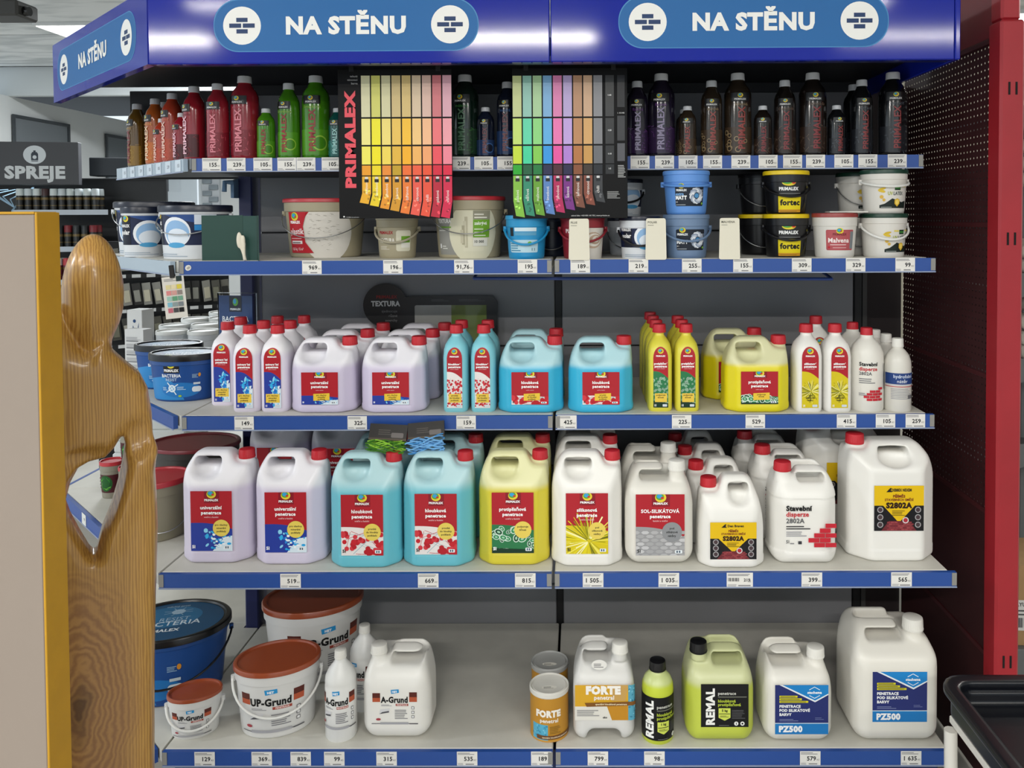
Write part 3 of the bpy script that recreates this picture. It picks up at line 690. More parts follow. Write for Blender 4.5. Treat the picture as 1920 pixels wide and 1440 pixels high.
SHAPES['pz5'] = (jugB(.178, .15, .224, .038, (.065, .062), (-.13, -.03, .044, .026, .032), neck=(.30, -.16, .0195), dip=.026), .178, .15, .224)
SHAPES['pz10'] = (jugB(.222, .19, .285, .042, (.08, .07), (-.08, -.045, .05, .028, .034), neck=(.27, -.16, .0225), dip=.022), .222, .19, .285)
CAPM = {}
def make_jug(shape, m_, label, cat='jug', lab=None, lz=.04, capm=None, ch=.024, lx=0.0, capr=1.17, group=None, extra=None):
    (me, np_, rn), Wd, Dp, H = SHAPES[shape]
    t = thing('primer_jug', label, cat, group=group)
    me2 = me.copy(); me2.materials.append(m_); newobj('body', me2, None, t)
    k = (round(rn, 4), ch)
    if k not in CAPM: CAPM[k] = cap_mesh(rn * capr, ch)
    c = CAPM[k].copy(); c.materials.append(capm or cap_red); newobj('cap', c, None, t, np_)
    if lab: lab.build('label', flat(-Dp / 2 - .0001, lx, lz), t)
    if extra: extra(t)
    return t
FIRST = {}
def put(proto, loc, rz, label):
    """the first call moves the thing itself, later ones copy it with its parts"""
    if proto.name not in FIRST:
        FIRST[proto.name] = 1; proto.location = loc; proto.rotation_euler = (0, 0, rz); proto['label'] = label; return proto
    return dup(proto, loc, rz, label)
def at(px, py, k, Dp, back=0.0, dx=0.0):
    """where a thing stands on shelf k when its front foot shows at (px, py)"""
    p = onZ(px, py, ZS[k]); return (p.x + dx, max(p.y, -D[k] + .006) + Dp / 2 + back, ZS[k])

# ---- buckets
def make_bucket(name, label, rx, ry, H, body, lid, taper=.86, rim=.02, bail='wire', bailm=None, pr=None, z0=.0, cat='bucket', group=None, drop=.5, lidh=.012, top=None, lugs=True, lidprint=None, bail_side=0.0, turn=0.0):
    t = thing(name, label, cat, group=group); n = 56
    zr = H - lidh - rim; bx, by = rx * taper, ry * taper; tx, ty = rx * .965, ry * .965
    q = lambda z: bx + (tx - bx) * z / zr
    qy = lambda z: by + (ty - by) * z / zr
    b = B().loft([(0, bx * .95, by * .95), (.003, bx * .99, by * .99), (.008, q(.008), qy(.008)), (zr * .5, q(zr * .5), qy(zr * .5)), (zr, tx, ty), (zr + .001, rx * .995, ry * .995), (H - lidh, rx, ry), (H - lidh + .0005, rx * .9, ry * .9)], n)
    b.obj('body', body, t, True, 30)
    l = B().loft([(H - lidh, rx * 1.0, ry * 1.0), (H - lidh + .001, rx * 1.035, ry * 1.035), (H - .004, rx * 1.035, ry * 1.035), (H - .001, rx * 1.02, ry * 1.02), (H, rx * .99, ry * .99), (H - .0005, rx * .945, ry * .945), (H - .005, rx * .925, ry * .925), (H - .0052, rx * .5, ry * .5)], n).obj('lid', lid, t, True, 35)
    if lidprint: lidprint.build('lid_print', lambda x, y, o: (x, y, H - .0048 + o), l)
    zl = zr - .004
    if bail:
        bm2 = bailm or mat('bail_wire', '#b9bbbc', .25, metal=.9); r = .0017 if bail == 'wire' else .0032
        pts = []
        for i in range(25):
            a = PI * i / 24; x = rx * 1.05 * math.cos(a); s = math.sin(a)
            pts.append((x, -(ry * 1.06) * s if abs(x) < rx * 1.2 else 0, zl - drop * H * s))
        ca, sa = math.cos(bail_side), math.sin(bail_side)
        pts = [(x * ca - y * sa, x * sa + y * ca, z) for x, y, z in pts]
        B().tube(pts, r, 8 if bail == 'wire' else 8).obj('bail', bm2, t, True)
        for e in (pts[0], pts[-1]): B().loft([(e[2] - .008, .006, .006), (e[2] + .006, .006, .006)], 10, cx=e[0] * .985, cy=e[1] * .985).obj('lug', body, t, True)
    if pr:
        def mp(x, y, o):
            y = min(y, zr - .001); rr = q(y); ry_ = qy(y); a = -PI / 2 + x / (rx * .93) + turn
            return ((rr + o) * math.cos(a), (ry_ + o) * math.sin(a), y)
        pr.build('label', mp, t, split=rx * .035)
    return t
# ---- bottles
def make_bottle(name, label, secs, body, capm, capr, caph, neckz, pr=None, mapper=None, split=None, p=2.0, cat='bottle', group=None, lab_mt=None):
    t = thing(name, label, cat, group=group)
    B().loft(secs, 40, p).obj('body', body, t, True, 50)
    k = (round(capr, 4), caph)
    if k not in CAPM: CAPM[k] = cap_mesh(capr, caph)
    c = CAPM[k].copy(); c.materials.append(capm); newobj('cap', c, None, t, (0, 0, neckz))
    if pr: pr.build('label', mapper, t, lab_mt, split and split * .3)
    return t

# ================================================================== THIRD SHELF: 1 L BOTTLES AND 3 L JUGS
LIL5 = liquid('plastic_lilac', '#efedf3', '#d8d0e4', .20); LIL3 = liquid('plastic_lilac_small', '#eeecf3', '#d6cde4', .128)
BLU5 = liquid('plastic_aqua', '#b9dde2', '#6cc3d3', .205, .02); BLU3 = liquid('plastic_cyan', '#b4dcE4', '#3db7dc', .125, .01)
YEL5 = liquid('plastic_yellow', '#e4e2ae', '#ddcf3c', .20, .012); YEL3 = liquid('plastic_yellow_small', '#dedcb0', '#e5d71c', .128, .008)
WHT = mat('plastic_white', '#eeece6', .33, sss=.1); WHT2 = mat('plastic_milky', '#e4e1d8', .33, sss=.1)
UNI = ('univ', 'univerzální', 'penetrace', ('pro všechny', 'minerální', 'podklady'))
HLO = ('hloub', 'hloubková', 'penetrace', ('proniká', 'do hloubky', 'podkladu'))
PRO = ('proti', 'protiplísňová', 'penetrace', ('podporuje', 'účinek', ''))
SIL = ('silik', 'silikonová', 'penetrace', ('pod', 'silikonové', 'nátěry'))
def lab5(s): return primer_label(.108, .157, s[0], s[1], s[2], '5l', s[3])
def lab3(s): return primer_label(.100, .088, s[0], s[1], s[2], '3l', s[3])
BS = [(0, .0, .0), (0, .93, .93), (.004, .99, .99), (.012, 1, 1), (.10, 1, 1), (.150, 1, 1), (.168, .97, .96), (.182, .86, .84), (.194, .66, .62), (.202, .46, .42), (.206, .40, .36), (.214, .40, .36)]
def one_litre(label, body, style, hw, hd, group, seed=5):
    secs = [(z, max(a, .001) * hw, max(b, .001) * hd, 4.2 if z < .16 else (3.2 if z < .19 else 2.2)) for z, a, b in BS]
    zs = [q[0] for q in BS[1:]]; rs = [q[2] * hd for q in BS[1:]]
    mp = lambda x, y, o: (x, -float(np.interp(y + .012, zs, rs)) - o - .0004, y + .012)
    q = bottle_label(hw * 1.22, .165, style[0], style[1], style[2], style[3], seed=seed)
    # horizontal cuts so the arch bends over the shoulder
    items = []
    for L, c in q.items:
        out = []
        for p in L:
            ps = [p]
            for yc in (.10, .138, .148, .156, .163):
                nx = []
                for r in ps:
                    a = clip_half(r, 0, -1, -yc); b = clip_half(r, 0, 1, yc)
                    nx += [g for g in (a, b) if len(g) >= 3]
                ps = nx
            out += ps
        items.append((out, c))
    q.items = items
    return make_bottle('primer_bottle', label, secs, body, cap_red, .0185, .023, .212, q, mp, p=4, group=group)
GB = 'one litre primer bottles on the third shelf'; GJ = 'three litre primer jugs on the third shelf'
wb = one_litre('x', liquid('bottle_lilac', '#f0eef3', '#e6dfee', .16), UNI, .038, .043, GB)
for i, (px, py, bk, tx) in enumerate(((459, 773, 0, 'white bottle with blue splash label, front one beside the leftmost bottle'), (417, 761, 0, 'white bottle with blue splash label, leftmost and set back on the third shelf'), (512, 773, 0, 'white bottle with blue splash label right beside the lilac jug'),
        (459, 773, .10, 'white primer bottle second in line behind the front splash bottle'), (512, 773, .10, 'white primer bottle second in line behind the one beside the jug'), (412, 761, .11, 'white primer bottle hidden behind the leftmost one, only cap showing'),
        (459, 773, .21, 'white primer bottle third in line, cap between two others'), (512, 773, .22, 'white primer bottle at the very back near the lilac jugs'))):
    put(wb, at(px, py, 3, .086, bk), 0, tx)
lj = make_jug('p3', LIL3, 'x', lab=lab3(UNI), lz=.024, group=GJ)
for px, n in ((600, 'left'), (733, 'right')):
    for k, w_ in enumerate(('front', 'middle', 'rear')):
        put(lj, at(px, 775, 3, .13, .145 * k, .012 * k), 0, '%s lilac three litre jug of the %s column, third shelf' % (w_, n))
hb_ = one_litre('x', mat('bottle_aqua', '#86cfdc', .32), HLO, .034, .041, GB, 8)
for px, n in ((853, 'left'), (905, 'right')):
    for k, w_ in enumerate(('front', 'rear')):
        put(hb_, at(px, 773, 3, .082, .10 * k), 0, '%s aqua bottle with red berry label, %s of the pair' % (w_, n))
bj = make_jug('p3', BLU3, 'x', lab=lab3(HLO), lz=.024, group=GJ)
put(bj, at(994, 775, 3, .13), 0, 'cyan three litre jug beside the aqua bottles, front'); put(bj, at(994, 775, 3, .13, .15, .0), 0, 'cyan three litre jug tucked behind another cyan jug'); put(bj, at(1127, 775, 3, .13), 0, 'cyan three litre jug standing right of the shelf joint')
yb = one_litre('x', mat('bottle_yellow', '#e2d84a', .32), PRO, .033, .041, GB, 11)
for px, n in ((1239, 'left'), (1290, 'right')):
    for k, w_ in enumerate(('front', 'second', 'third', 'last')):
        if k == 3 and n == 'right': continue
        put(yb, at(px, 772, 3, .082, .0945 * k), 0, '%s yellow bottle with green cell label in the %s file' % (w_, n))
yj = make_jug('p3', YEL3, 'x', lab=lab3(PRO), lz=.024, group=GJ)
put(yj, at(1424, 774, 3, .13), 0, 'bright yellow three litre jug at the front of the third shelf'); put(yj, at(1400, 774, 3, .13, .15), 0, 'yellow three litre jug half hidden behind the front yellow one')
sb = one_litre('x', mat('bottle_white', '#eeece6', .32), SIL, .037, .043, GB, 14)
put(sb, at(1519, 773, 3, .086), 0, 'white bottle with yellow burst label, left of the two'); put(sb, at(1574, 773, 3, .086), 0, 'white bottle with yellow burst label, right of the two')
put(sb, at(1574, 773, 3, .086, .18, .0), 0, 'white bottle with red cap hidden behind the yellow burst bottles')
# round white bottles
RB = [(0, .94, .94), (.005, 1, 1), (.13, 1, 1), (.155, .97, .97), (.175, .82, .82), (.190, .55, .55), (.196, .40, .40), (.204, .38, .38)]
def cyl(r, turn=0.0): return lambda x, y, o: ((r + o) * math.sin(x / r + turn), -(r + o) * math.cos(x / r + turn), y)
q = Print(); q.text('Stavební', -.034, .125, .0095, '#1b1b1d', 'l', .04, fit=.05).text('disperze', -.034, .112, .0095, '#c02430', 'l', .03, fit=.05).text('2802A', -.034, .100, .0085, '#5c5c60', 'l', .02, fit=.035).micro(-.034, .078, .01, .094, 3, '#77777b')
def bricks(q, x, y, w, h, rows):
    for r, (a, b) in enumerate(rows):
        for c in range(a, b): q.rect(x + w * (c + (.5 if r % 2 else 0)) + .0006, y + h * r + .0006, x + w * (c + 1 + (.5 if r % 2 else 0)) - .0006, y + h * (r + 1) - .0006, '#c52836')
bricks(q, -.030, .030, .0155, .0075, [(1, 4), (0, 3), (1, 4), (1, 3), (3, 4)])
q.micro(-.034, .045, -.012, .054, 2, '#8a8a8e').rect(.040, .06, .046, .13, '#232325')
st = make_bottle('primer_bottle', 'x', [(z, a * .0455, b * .0455) for z, a, b in RB], mat('bottle_milk', '#e6e3da', .35), cap_red, .0165, .024, .200, q, cyl(.0457), .008, group=GB)
put(st, at(1635, 773, 3, .091), 0, 'round white bottle with red brick drawing, third shelf'); put(st, at(1635, 773, 3, .091, .115, .0), 0, 'round white bottle hidden behind the one with red brick drawing')
q = Print(); q.rect(-.05, .075, .05, .105, '#24407c').rect(-.05, .072, .05, .075, '#c4c0c4').text('hydrofobní', .004, .092, .009, '#cdd8ea', 'c', .02, fit=.055).text('nátěr', 0, .079, .009, '#eef2f8', 'c', .0, fit=.032).rect(-.05, .0675, .05, .0695, '#b8404c').micro(-.03, .035, .03, .066, 7, '#a5a5aa').rect(.015, .036, .03, .046, '#6a6a6e')
hy = make_bottle('primer_bottle', 'x', [(z * .86, a * .036, b * .036) for z, a, b in RB], mat('bottle_milk2', '#dcd9d0', .35), cap_white, .0155, .024, .172, q, cyl(.0362), .008, group=GB)
for k, w_ in enumerate(('front', 'middle', 'rear')): put(hy, at(1692, 773, 3, .072, .085 * k), 0, 'small white bottle with navy band near the red partition, %s' % w_)

# ================================================================== FOURTH SHELF: 5 L AND 10 L JUGS
GV = 'five litre primer jugs on the fourth shelf'
j = make_jug('p5', LIL5, 'x', lab=lab5(UNI), lz=.034, group=GV)
for px, py, n in ((398, 1057, 'leftmost'), (537, 1060, 'second')):
    put(j, at(px, py, 4, .135), 0, 'white and lilac five litre jug, %s of the front row' % n); put(j, at(px, py, 4, .135, .40, .015), 0, 'lilac five litre jug deep behind the %s front jug' % n)
j = make_jug('p5', BLU5, 'x', lab=lab5(HLO), lz=.034, group=GV)
put(j, at(680, 1066, 4, .135), 0, 'aqua five litre jug under the green rope pack'); put(j, at(818, 1064, 4, .135), 0, 'aqua five litre jug beside the yellow jug'); put(j, at(818, 1064, 4, .135, .17, .006), 0, 'aqua five litre jug behind the one beside the yellow jug'); put(j, at(680, 1066, 4, .135, .20, 0), 0, 'aqua five litre jug behind the one under the rope pack')
j = make_jug('p5', YEL5, 'x', lab=lab5(PRO), lz=.034, group=GV)
put(j, at(962, 1061, 4, .135), 0, 'pale yellow five litre jug at the front of the fourth shelf'); put(j, at(962, 1061, 4, 135e-3, .16, .0), 0, 'pale yellow five litre jug behind the front yellow one')
j = make_jug('p5', WHT, 'x', lab=lab5(SIL), lz=.034, group=GV)
for k, w_ in enumerate(('front', 'middle', 'rear')): put(j, at(1101, 1063, 4, .135, .155 * k, 0), 0, '%s white five litre jug with yellow grass label' % w_)
j = make_jug('sol5', WHT2, 'x', lab=primer_label(.125, .158, 'sol', 'SOL-SILIKÁTOVÁ', 'penetrace', '5l', ('pod', 'silikátové', 'nátěry'), 'fasádní a vnitřní'), lz=.03, capm=cap_white, ch=.026, group=GV)
put(j, at(1238, 1063, 4, .145), 0, 'milky white canister with grey pebble label and white cap, front'); put(j, at(1238, 1063, 4, .145, .165, -.004), 0, 'milky white canister with white cap, second in line')
def braven(w, h, name):
    q = Print((-w / 2, 0, w / 2, h)); q.rect(-w / 2, 0, w / 2, h, '#17161a').rect(-w / 2, h * .56, w / 2, h, '#e6bd14')
    q.poly([(-w * .32, h * .56), (0, h * .18), (w * .32, h * .56)], '#e6bd14').polys([[(-w * .36, 0), (w * .36, 0), (w * .2, h * .22), (-w * .2, h * .22)]], '#6d2a30')
    R = random.Random(4)
    for r in range(5):
        for c in range(7): q.rect(-w * .24 + w * .072 * (c + .5 * (r % 2)), h * .015 + h * .04 * r, -w * .24 + w * .072 * (c + .9 + .5 * (r % 2)), h * .045 + h * .04 * r, R.choice(['#8f3a40', '#a2484c', '#7a2c34']))
    q.poly([(-w * .26, h * .86), (-w * .18, h * .95), (-w * .15, h * .95), (-w * .17, h * .90), (-w * .14, h * .86)], '#1b1b1b')
    q.text(name, w * .05, h * .875, h * .06, '#2a2420', 'c', .04, fit=w * .4).text('PŘÍMĚS', 0, h * .74, h * .055, '#7a1f1c', 'c', .04, fit=w * .3).text('STAVEBNÍCH SMĚSÍ', 0, h * .665, h * .05, '#7a1f1c', 'c', .03, fit=w * .58).text('S2802A', 0, h * .51, h * .115, '#2c1512', 'c', .06, fit=w * .56).micro(-w * .14, h * .34, w * .14, h * .47, 4, '#6d5a18')
    for sx in (-1, 1):
        for i in range(3): q.ell(sx * w * .38, h * (.47 - i * .165), w * .062, w * .062, '#a9a7a9', 16).ell(sx * w * .38, h * (.47 - i * .165), w * .045, w * .045, '#4a3a3e', 12)
    q.ell(w * .13, h * .24, w * .065, w * .065, '#d8d2d2', 14).ell(w * .13, h * .24, w * .045, w * .045, '#b02a3a', 12)
    return q
def stamp(y, z, x=0):
    def g(t): Print().text('508', x, z, .0055, '#9a988f', 'c').rect(x + .012, z + .003, x + .019, z + .004, '#9a988f').build('stamp', flat(y), t)
    return g
j = make_jug('den3', WHT, 'x', lab=braven(.118, .095, 'Den Braven'), lz=.024, group=GV)
for k, w_ in enumerate(('front', 'second', 'third', 'fourth')): put(j, at(1375, 1066, 4, .13, .145 * k, -.012 * k), 0, 'squat white jug with yellow and black label, %s in its file' % w_)
q = Print(); q.text('Stavební', -.055, .098, .0125, '#19191b', 'l', .05, fit=.078).text('disperze', -.055, .083, .0115, '#c5303a', 'l', .03, fit=.076).text('2802A', -.055, .066, .012, '#55565a', 'l', .02, fit=.056).micro(-.055, .050, .01, .062, 2, '#2a2a2e').micro(-.055, .032, .0, .047, 3, '#9a9aa0').text('5l', -.055, .014, .008, '#333338', 'l').micro(-.045, .012, -.034, .018, 1, '#88888c').rrect(-.024, .0115, -.015, .0195, .001, '#3b3b40')
bricks(q, -.013, .003, .029, .0125, [(1, 3), (0, 2), (1, 3), (1, 2), (2, 3)])
q.items = [([p for p in L], c) for L, c in q.items]
j = make_jug('stav5', WHT, 'x', lab=q, lz=.045, group=GV)
for k, w_ in enumerate(('front', 'middle', 'rear')): put(j, at(1514, 1061, 4, .145, .155 * k, -.018 * k), 0, '%s white canister with red brick drawing and red cap' % w_)
j = make_jug('ten', WHT, 'x', lab=braven(.128, .118, 'DEBBEX NEXEM'), lz=.082, lx=.004, group=GV, ch=.027)
put(j, at(1682, 1054, 4, .185), 0, 'biggest white jug on the fourth shelf, next to the partition'); put(j, at(1682, 1054, 4, .185, .20, -.062), 0, 'big white jug standing behind the biggest one')

# ---- two packs of cord lying over the aqua jugs
def rope_pack(px0, px1, pyt, pyb, c1, c2, c3, label, tilt):
    a = onY(px0, pyb, -.575); b = onY(px1, pyb, -.575); h = .036; w = b.x - a.x; R = random.Random(int(px0))
    t = thing('cord_pack', label, 'cord', ((a.x + b.x) / 2, -.57, a.z + .007)); t.rotation_euler = (math.radians(-24), math.radians(tilt), 0)
    for i in range(26):
        z0 = R.uniform(0.002, .026); y0 = R.uniform(-.012, .012); x0, x1 = -w / 2 + R.uniform(0, .02), w / 2 - R.uniform(0, .01)
        pts = [(x0 + (x1 - x0) * k / 8, y0 + .004 * math.sin(k + i), z0 + .010 * math.sin(k * .5 + i * 1.3) + .006) for k in range(9)]
        B().tube(pts, .0016, 5).obj('cord', mat('cord_' + R.choice([c1, c2, c3]).strip('#'), R.choice([c1, c2, c3]), .5), t, True)
    Print().rect(-w / 2 + .008, .036, w / 2, .078, '#1a1614').rect(-w / 2 + .008, .036, w / 2, .041, '#4b3f2e').micro(-w * .2, .05, w * .2, .066, 3, '#4a4440').rrect(w * .12, .043, w * .42, .056, .003, '#6a6462').build('header_card', lambda x, y, o: (x, -.004 - o, y), t, GLOSSY)
    B().box(-w / 2 + .008, w / 2, -.0038, .0, .036, .078).obj('card_back', black_m, t)
rope_pack(681, 758, 826, 858, '#6fae2e', '#9ad244', '#3f7a1c', 'green twisted cord in a dark pack lying on the jugs', 3)
rope_pack(759, 834, 822, 854, '#3f8fd0', '#7dbcf0', '#2450a0', 'blue twisted cord in a dark pack lying on the jugs', -5)

# ================================================================== LOWEST SHELF
def hey_label(w, h, name, box=True):
    q = Print()
    q.rect(-w * .46, h * .70, -w * .30, h * .82, '#5d2a22').rect(-w * .46, h * .60, -w * .30, h * .70, '#b8583a').rect(w * .30, h * .72, w * .46, h * .84, '#5d2a22').rect(w * .30, h * .60, w * .46, h * .72, '#b8583a')
    q.polys([[(-w * .07, h * .80), (w * .09, h * .83), (w * .085, h * .915), (-w * .08, h * .90)]], '#2c96d4').text('HET', 0, h * .83, h * .045, '#ffffff', 'c', .05, fit=w * .12)
    q.text(name, -w * .01, h * .585, h * .14, '#121214', 'c', .045, exact=w * .56).rect(w * .02, h * .50, w * .28, h * .555, '#a54a3c').text('PENETRACE', w * .15, h * .512, h * .032, '#f3dcd8', 'c', .04, fit=w * .24).micro(-w * .28, h * .50, -w * .05, h * .55, 2, '#8a8a90')
    q.poly([(-w * .32, h * .30), (-w * .12, h * .34), (-w * .1, h * .44), (-w * .3, h * .42)], '#d8d8da').poly([(-w * .32, h * .30), (-w * .12, h * .34), (-w * .12, h * .38), (-w * .26, h * .35)], '#55555a')
    q.micro(0, h * .18, w * .28, h * .43, 6, '#7d7d82').ell(-w * .34, h * .17, w * .05, h * .03, '#a8404a')
    for i in range(3): q.rrect(w * .345, h * (.42 - i * .11), w * .405, h * (.49 - i * .11), h * .01, '#3a3a3e').rrect(w * .353, h * (.43 - i * .11), w * .397, h * (.48 - i * .11), h * .008, '#ececec')
    q.rect(-w * .48, h * .055, w * .48, h * .075, '#6f6f74').rect(-w * .30, h * .045, w * .28, h * .10, '#a9a9ae').rect(w * .3, h * .05, w * .48, h * .065, '#4a4a4e')
    return q
j = make_jug('agr', WHT, 'x', lab=hey_label(.125, .105, 'A-Grund'), lz=.045, capm=cap_white, ch=.024)
put(j, at(741, 1393, 5, .14), 0, 'white canister with brown squares label beside the tall white bottle')
AB = [(0, .93, .93), (.005, 1, 1), (.15, 1, 1), (.153, .97, .97), (.16, 1, 1), (.175, .96, .96), (.195, .74, .74), (.212, .42, .42), (.218, .36, .36), (.228, .36, .36)]
hq = hey_label(.115, .115, 'A-Grund'); 
hq.items = [([[(x, y + .032) for x, y in p] for p in L], c) for L, c in hq.items]
ab = make_bottle('primer_bottle', 'x', [(z * .92, a * .0405, b * .0405) for z, a, b in AB], mat('bottle_pe', '#e9e9e6', .33, sss=.1), cap_white, .0155, .022, .205, hq, cyl(.0408, -.05), .008, group='tall white bottles on the lowest shelf')
put(ab, at(632, 1394, 5, .08), 0, 'tall white bottle with brown squares label, front of the pair'); put(ab, at(640, 1394, 5, .08, .13, .018), -.5, 'tall white bottle behind the labelled one, shoulder showing')
lidb = mat('lid_rust', '#9c4a2b', .28, coat=.3); pailw = mat('pail_white', '#dcdcda', .4)
def upg(w, zlo, h):
    q = hey_label(w, h, 'UP-Grund'); q.items = [([[(x, y + zlo) for x, y in p] for p in L], c) for L, c in q.items]; return q
wirew = mat('bail_white', '#e6e6e2', .4)
o = make_bucket('oval_bucket', 'medium white oval bucket with rust lid and brown squares label', .108, .085, .182, pailw, lidb, pr=upg(.19, .012, .135), bail='plastic', bailm=wirew, drop=.42, turn=-.12, rim=.024, lidh=.014, group='rust-lidded oval buckets'); p = at(500, 1391, 5, .17); o.location = p; o.rotation_euler = (0, 0, .28)
o = make_bucket('oval_bucket', 'smallest white oval bucket with rust lid at the shelf corner', .066, .05, .110, pailw, lidb, pr=upg(.115, .006, .082), bail='plastic', bailm=wirew, drop=.45, turn=-.1, rim=.018, lidh=.01, group='rust-lidded oval buckets'); p = at(350, 1391, 5, .10); o.location = p; o.rotation_euler = (0, 0, .30)
o = make_bucket('oval_bucket', 'largest white oval bucket with dark rust lid at the back', .142, .112, .222, pailw, lidb, pr=upg(.25, .02, .16), bail=None, turn=.35, rim=.026, lidh=.018, group='rust-lidded oval buckets'); p = onY(588, 1130, -.27); o.location = (p.x, -.27, ZS[5]); o.rotation_euler = (0, 0, .25)
# tins
tin_m = mat('tin_steel', '#b9bab8', .3, metal=.8)
def tin(label, lid):
    t = thing('tin_can', label, 'can', group='round tins on the lowest shelf'); r, H = .0505, .128
    B().loft([(0, r * .97, r * .97), (.002, r, r), (.004, r * .985, r * .985), (H - .012, r * .985, r * .985)], 48).obj('body', mat('tin_body', '#c58f34', .4), t, True, 30)
    l = B().loft([(H - .014, r * 1.0, r), (H - .012, r * 1.03, r * 1.03), (H - .002, r * 1.03, r * 1.03), (H, r * .99, r * .99), (H - .003, r * .95, r * .95), (H - .005, r * .9, r * .9), (H - .002, r * .86, r * .86), (H - .005, r * .7, r * .7), (H - .005, r * .3, r * .3)], 48).obj('lid', lid, t, True, 30)
    Print().ell(0, 0, .02, .008, '#e9e6dc').micro(-.015, -.005, .012, .004, 3, '#4a4a4a').build('lid_print', lambda x, y, o: (x, y - .012, H - .0045 + o), l)
    q = Print(); q.rect(-.078, .006, .0788, .115, '#bf8a30').rect(-.05, .006, -.005, .046, '#5aaecb')
    R = random.Random(2)
    for i in range(22): q.ell(R.uniform(-.05, -.007), R.uniform(.008, .044), .003, .0012, R.choice(['#2f7fa2', '#8ccfe2', '#3d92b4']), 8, R.uniform(0, 3))
    q.rect(-.035, .009, .07, .019, '#6e4a2c').text('speciální hloubková penetrace', .016, .012, .004, '#e8d8b8', 'c', .02, fit=.085).text('FORTE', -.004, .068, .016, '#f4eee2', 'c', .07, fit=.065).text('penetral', -.002, .053, .0095, '#f4eee2', 'c', .03, fit=.05).micro(.0, .024, .03, .045, 5, '#8a6a28')
    q.build('label', cyl(r * .987), t, None, .0018); return t
t = tin('front round tin with white lid and gold label', mat('tin_lid_white', '#dcdad2', .4)); t.location = at(1029, 1393, 5, .10); t.rotation_euler = (0, 0, .06)
t = tin('round tin with grey lid behind the white-lidded one', mat('tin_lid_grey', '#a9aaa8', .35)); p = at(1027, 1393, 5, .10, .112); t.location = p
# canister with two feet
def forte(t):
    Wd, Dp, H = .160, .14, .228; q = Print(); x0, x1 = -.075, .083; y0, y1 = .060, .152
    q.rect(x0, y0, x1, y1, '#d9a72c').rect(x0, y0, .02, y0 + .036, '#e2dfd6').poly([(.02, y0), (.07, y0), (.062, y0 + .04), (.006, y0 + .04)], '#c38a28').rect(.062, y0, x1, y1, '#58a4bd').poly([(.02, y1), (.062, y1), (.055, y0 + .05), (.02, y0 + .05)], '#c9a05a')
    R = random.Random(3)
    for i in range(26): q.ell(R.uniform(.063, x1 - .002), R.uniform(y0 + .003, y1 - .003), .003, .0012, R.choice(['#2f7894', '#88cadb']), 8, R.uniform(0, 3))
    q.poly([(-.045, y0 + .036), (x1, y0 + .040), (x1, y0 + .050), (-.05, y0 + .046)], '#7e5222').text('speciální hloubková penetrace', .018, y0 + .0405, .0045, '#f0e2c0', 'c', .02, fit=.11)
    q.text('FORTE', -.002, y0 + .070, .019, '#f6f2ea', 'c', .08, fit=.095).text('penetral', .0, y0 + .055, .0105, '#f6f2ea', 'c', .03, fit=.064).micro(-.07, y0 + .012, -.01, y0 + .03, 4, '#8a8a8c').text('eko', .002, y0 + .006, .005, '#333333', 'c', .03)
    R_ = .03
    def mp(x, y, o):
        if x > Wd / 2 - .012: e = x - (Wd / 2 - .012); return (Wd / 2 - .012 + .012 * math.sin(min(1.4, e / .012)) + o, -Dp / 2 - o + .012 * (1 - math.cos(min(1.4, e / .012))), y)
        return (x, -Dp / 2 - .0002 - o, y)
    q.build('label', mp, t, split=.002)
    Print().ell(0, 0, .02, .011, '#e8e6e0').micro(-.014, -.006, .012, .004, 3, '#5a5a5e').build('sticker', lambda x, y, o: (x - .012, -.062 + y * .8 - o * .7, .200 + y * .75 + o * .9), t)
j = make_jug('forte', mat('plastic_pearl', '#d9d8d4', .33, sss=.1), 'x', capm=cap_white, ch=.026, extra=forte)
put(j, at(1133, 1393, 5, .14), 0, 'pearl white canister on two feet with gold wrap label')
REM = '#b9cc5a'
def remal_art(w, h, kg):
    q = Print(); q.rect(-w / 2, 0, w / 2, h, '#131315').text('REMAL', -w * .22, h * .05, w * .17, '#f2f2ee', 'l', .05, rot=PI / 2, fit=h * .9)
    q.text('penetrace', -w * .14, h * .75, h * .07, '#cfd0c8', 'l', .02, fit=w * .6).rect(-w * .14, h * .69, w * .46, h * .71, '#77796e').text('hloubková', -w * .14, h * .575, h * .065, '#b7c93e', 'l', .03, fit=w * .46).text('protiplísňová', -w * .14, h * .49, h * .065, '#b7c93e', 'l', .03, fit=w * .56)
    q.poly([(-w * .13, h * .22), (w * .0, h * .15), (w * .12, h * .22), (w * .12, h * .44), (-w * .13, h * .44)], '#cfdb5c').text(kg, 0, h * .36, h * .05, '#1a1a1a', 'c', .05, fit=w * .2).rect(-w * .12, h * .30, w * .11, h * .315, '#1a1a1a').micro(-w * .1, h * .23, w * .09, h * .28, 2, '#3a3a20').micro(w * .15, h * .2, w * .44, h * .42, 6, '#5a5a5c')
    q.ell(w * .24, h * .085, w * .045, w * .045, '#e8e8e4', 14).ell(w * .37, h * .085, w * .045, w * .045, '#e8e8e4', 14).rect(w * .235, h * .06, w * .25, h * .11, '#131315').ell(w * .37, h * .085, w * .02, w * .02, '#131315', 8).micro(-w * .12, h * .04, w * .1, h * .06, 1, '#8a8a86')
    return q
j = make_jug('remal', liquid('plastic_lime', '#cfd3a2', '#c3cf4e', .150, .012), 'x', lab=remal_art(.122, .112, '5 kg'), lz=.046, lx=.008, capm=cap_black, ch=.027)
put(j, at(1353, 1396, 5, .15), 0, 'lime green canister with black cap and black label')
rq = remal_art(.125, .112, '1 kg'); rq.items = [([[(x + .012, y + .012) for x, y in p] for p in L], c) for L, c in rq.items]
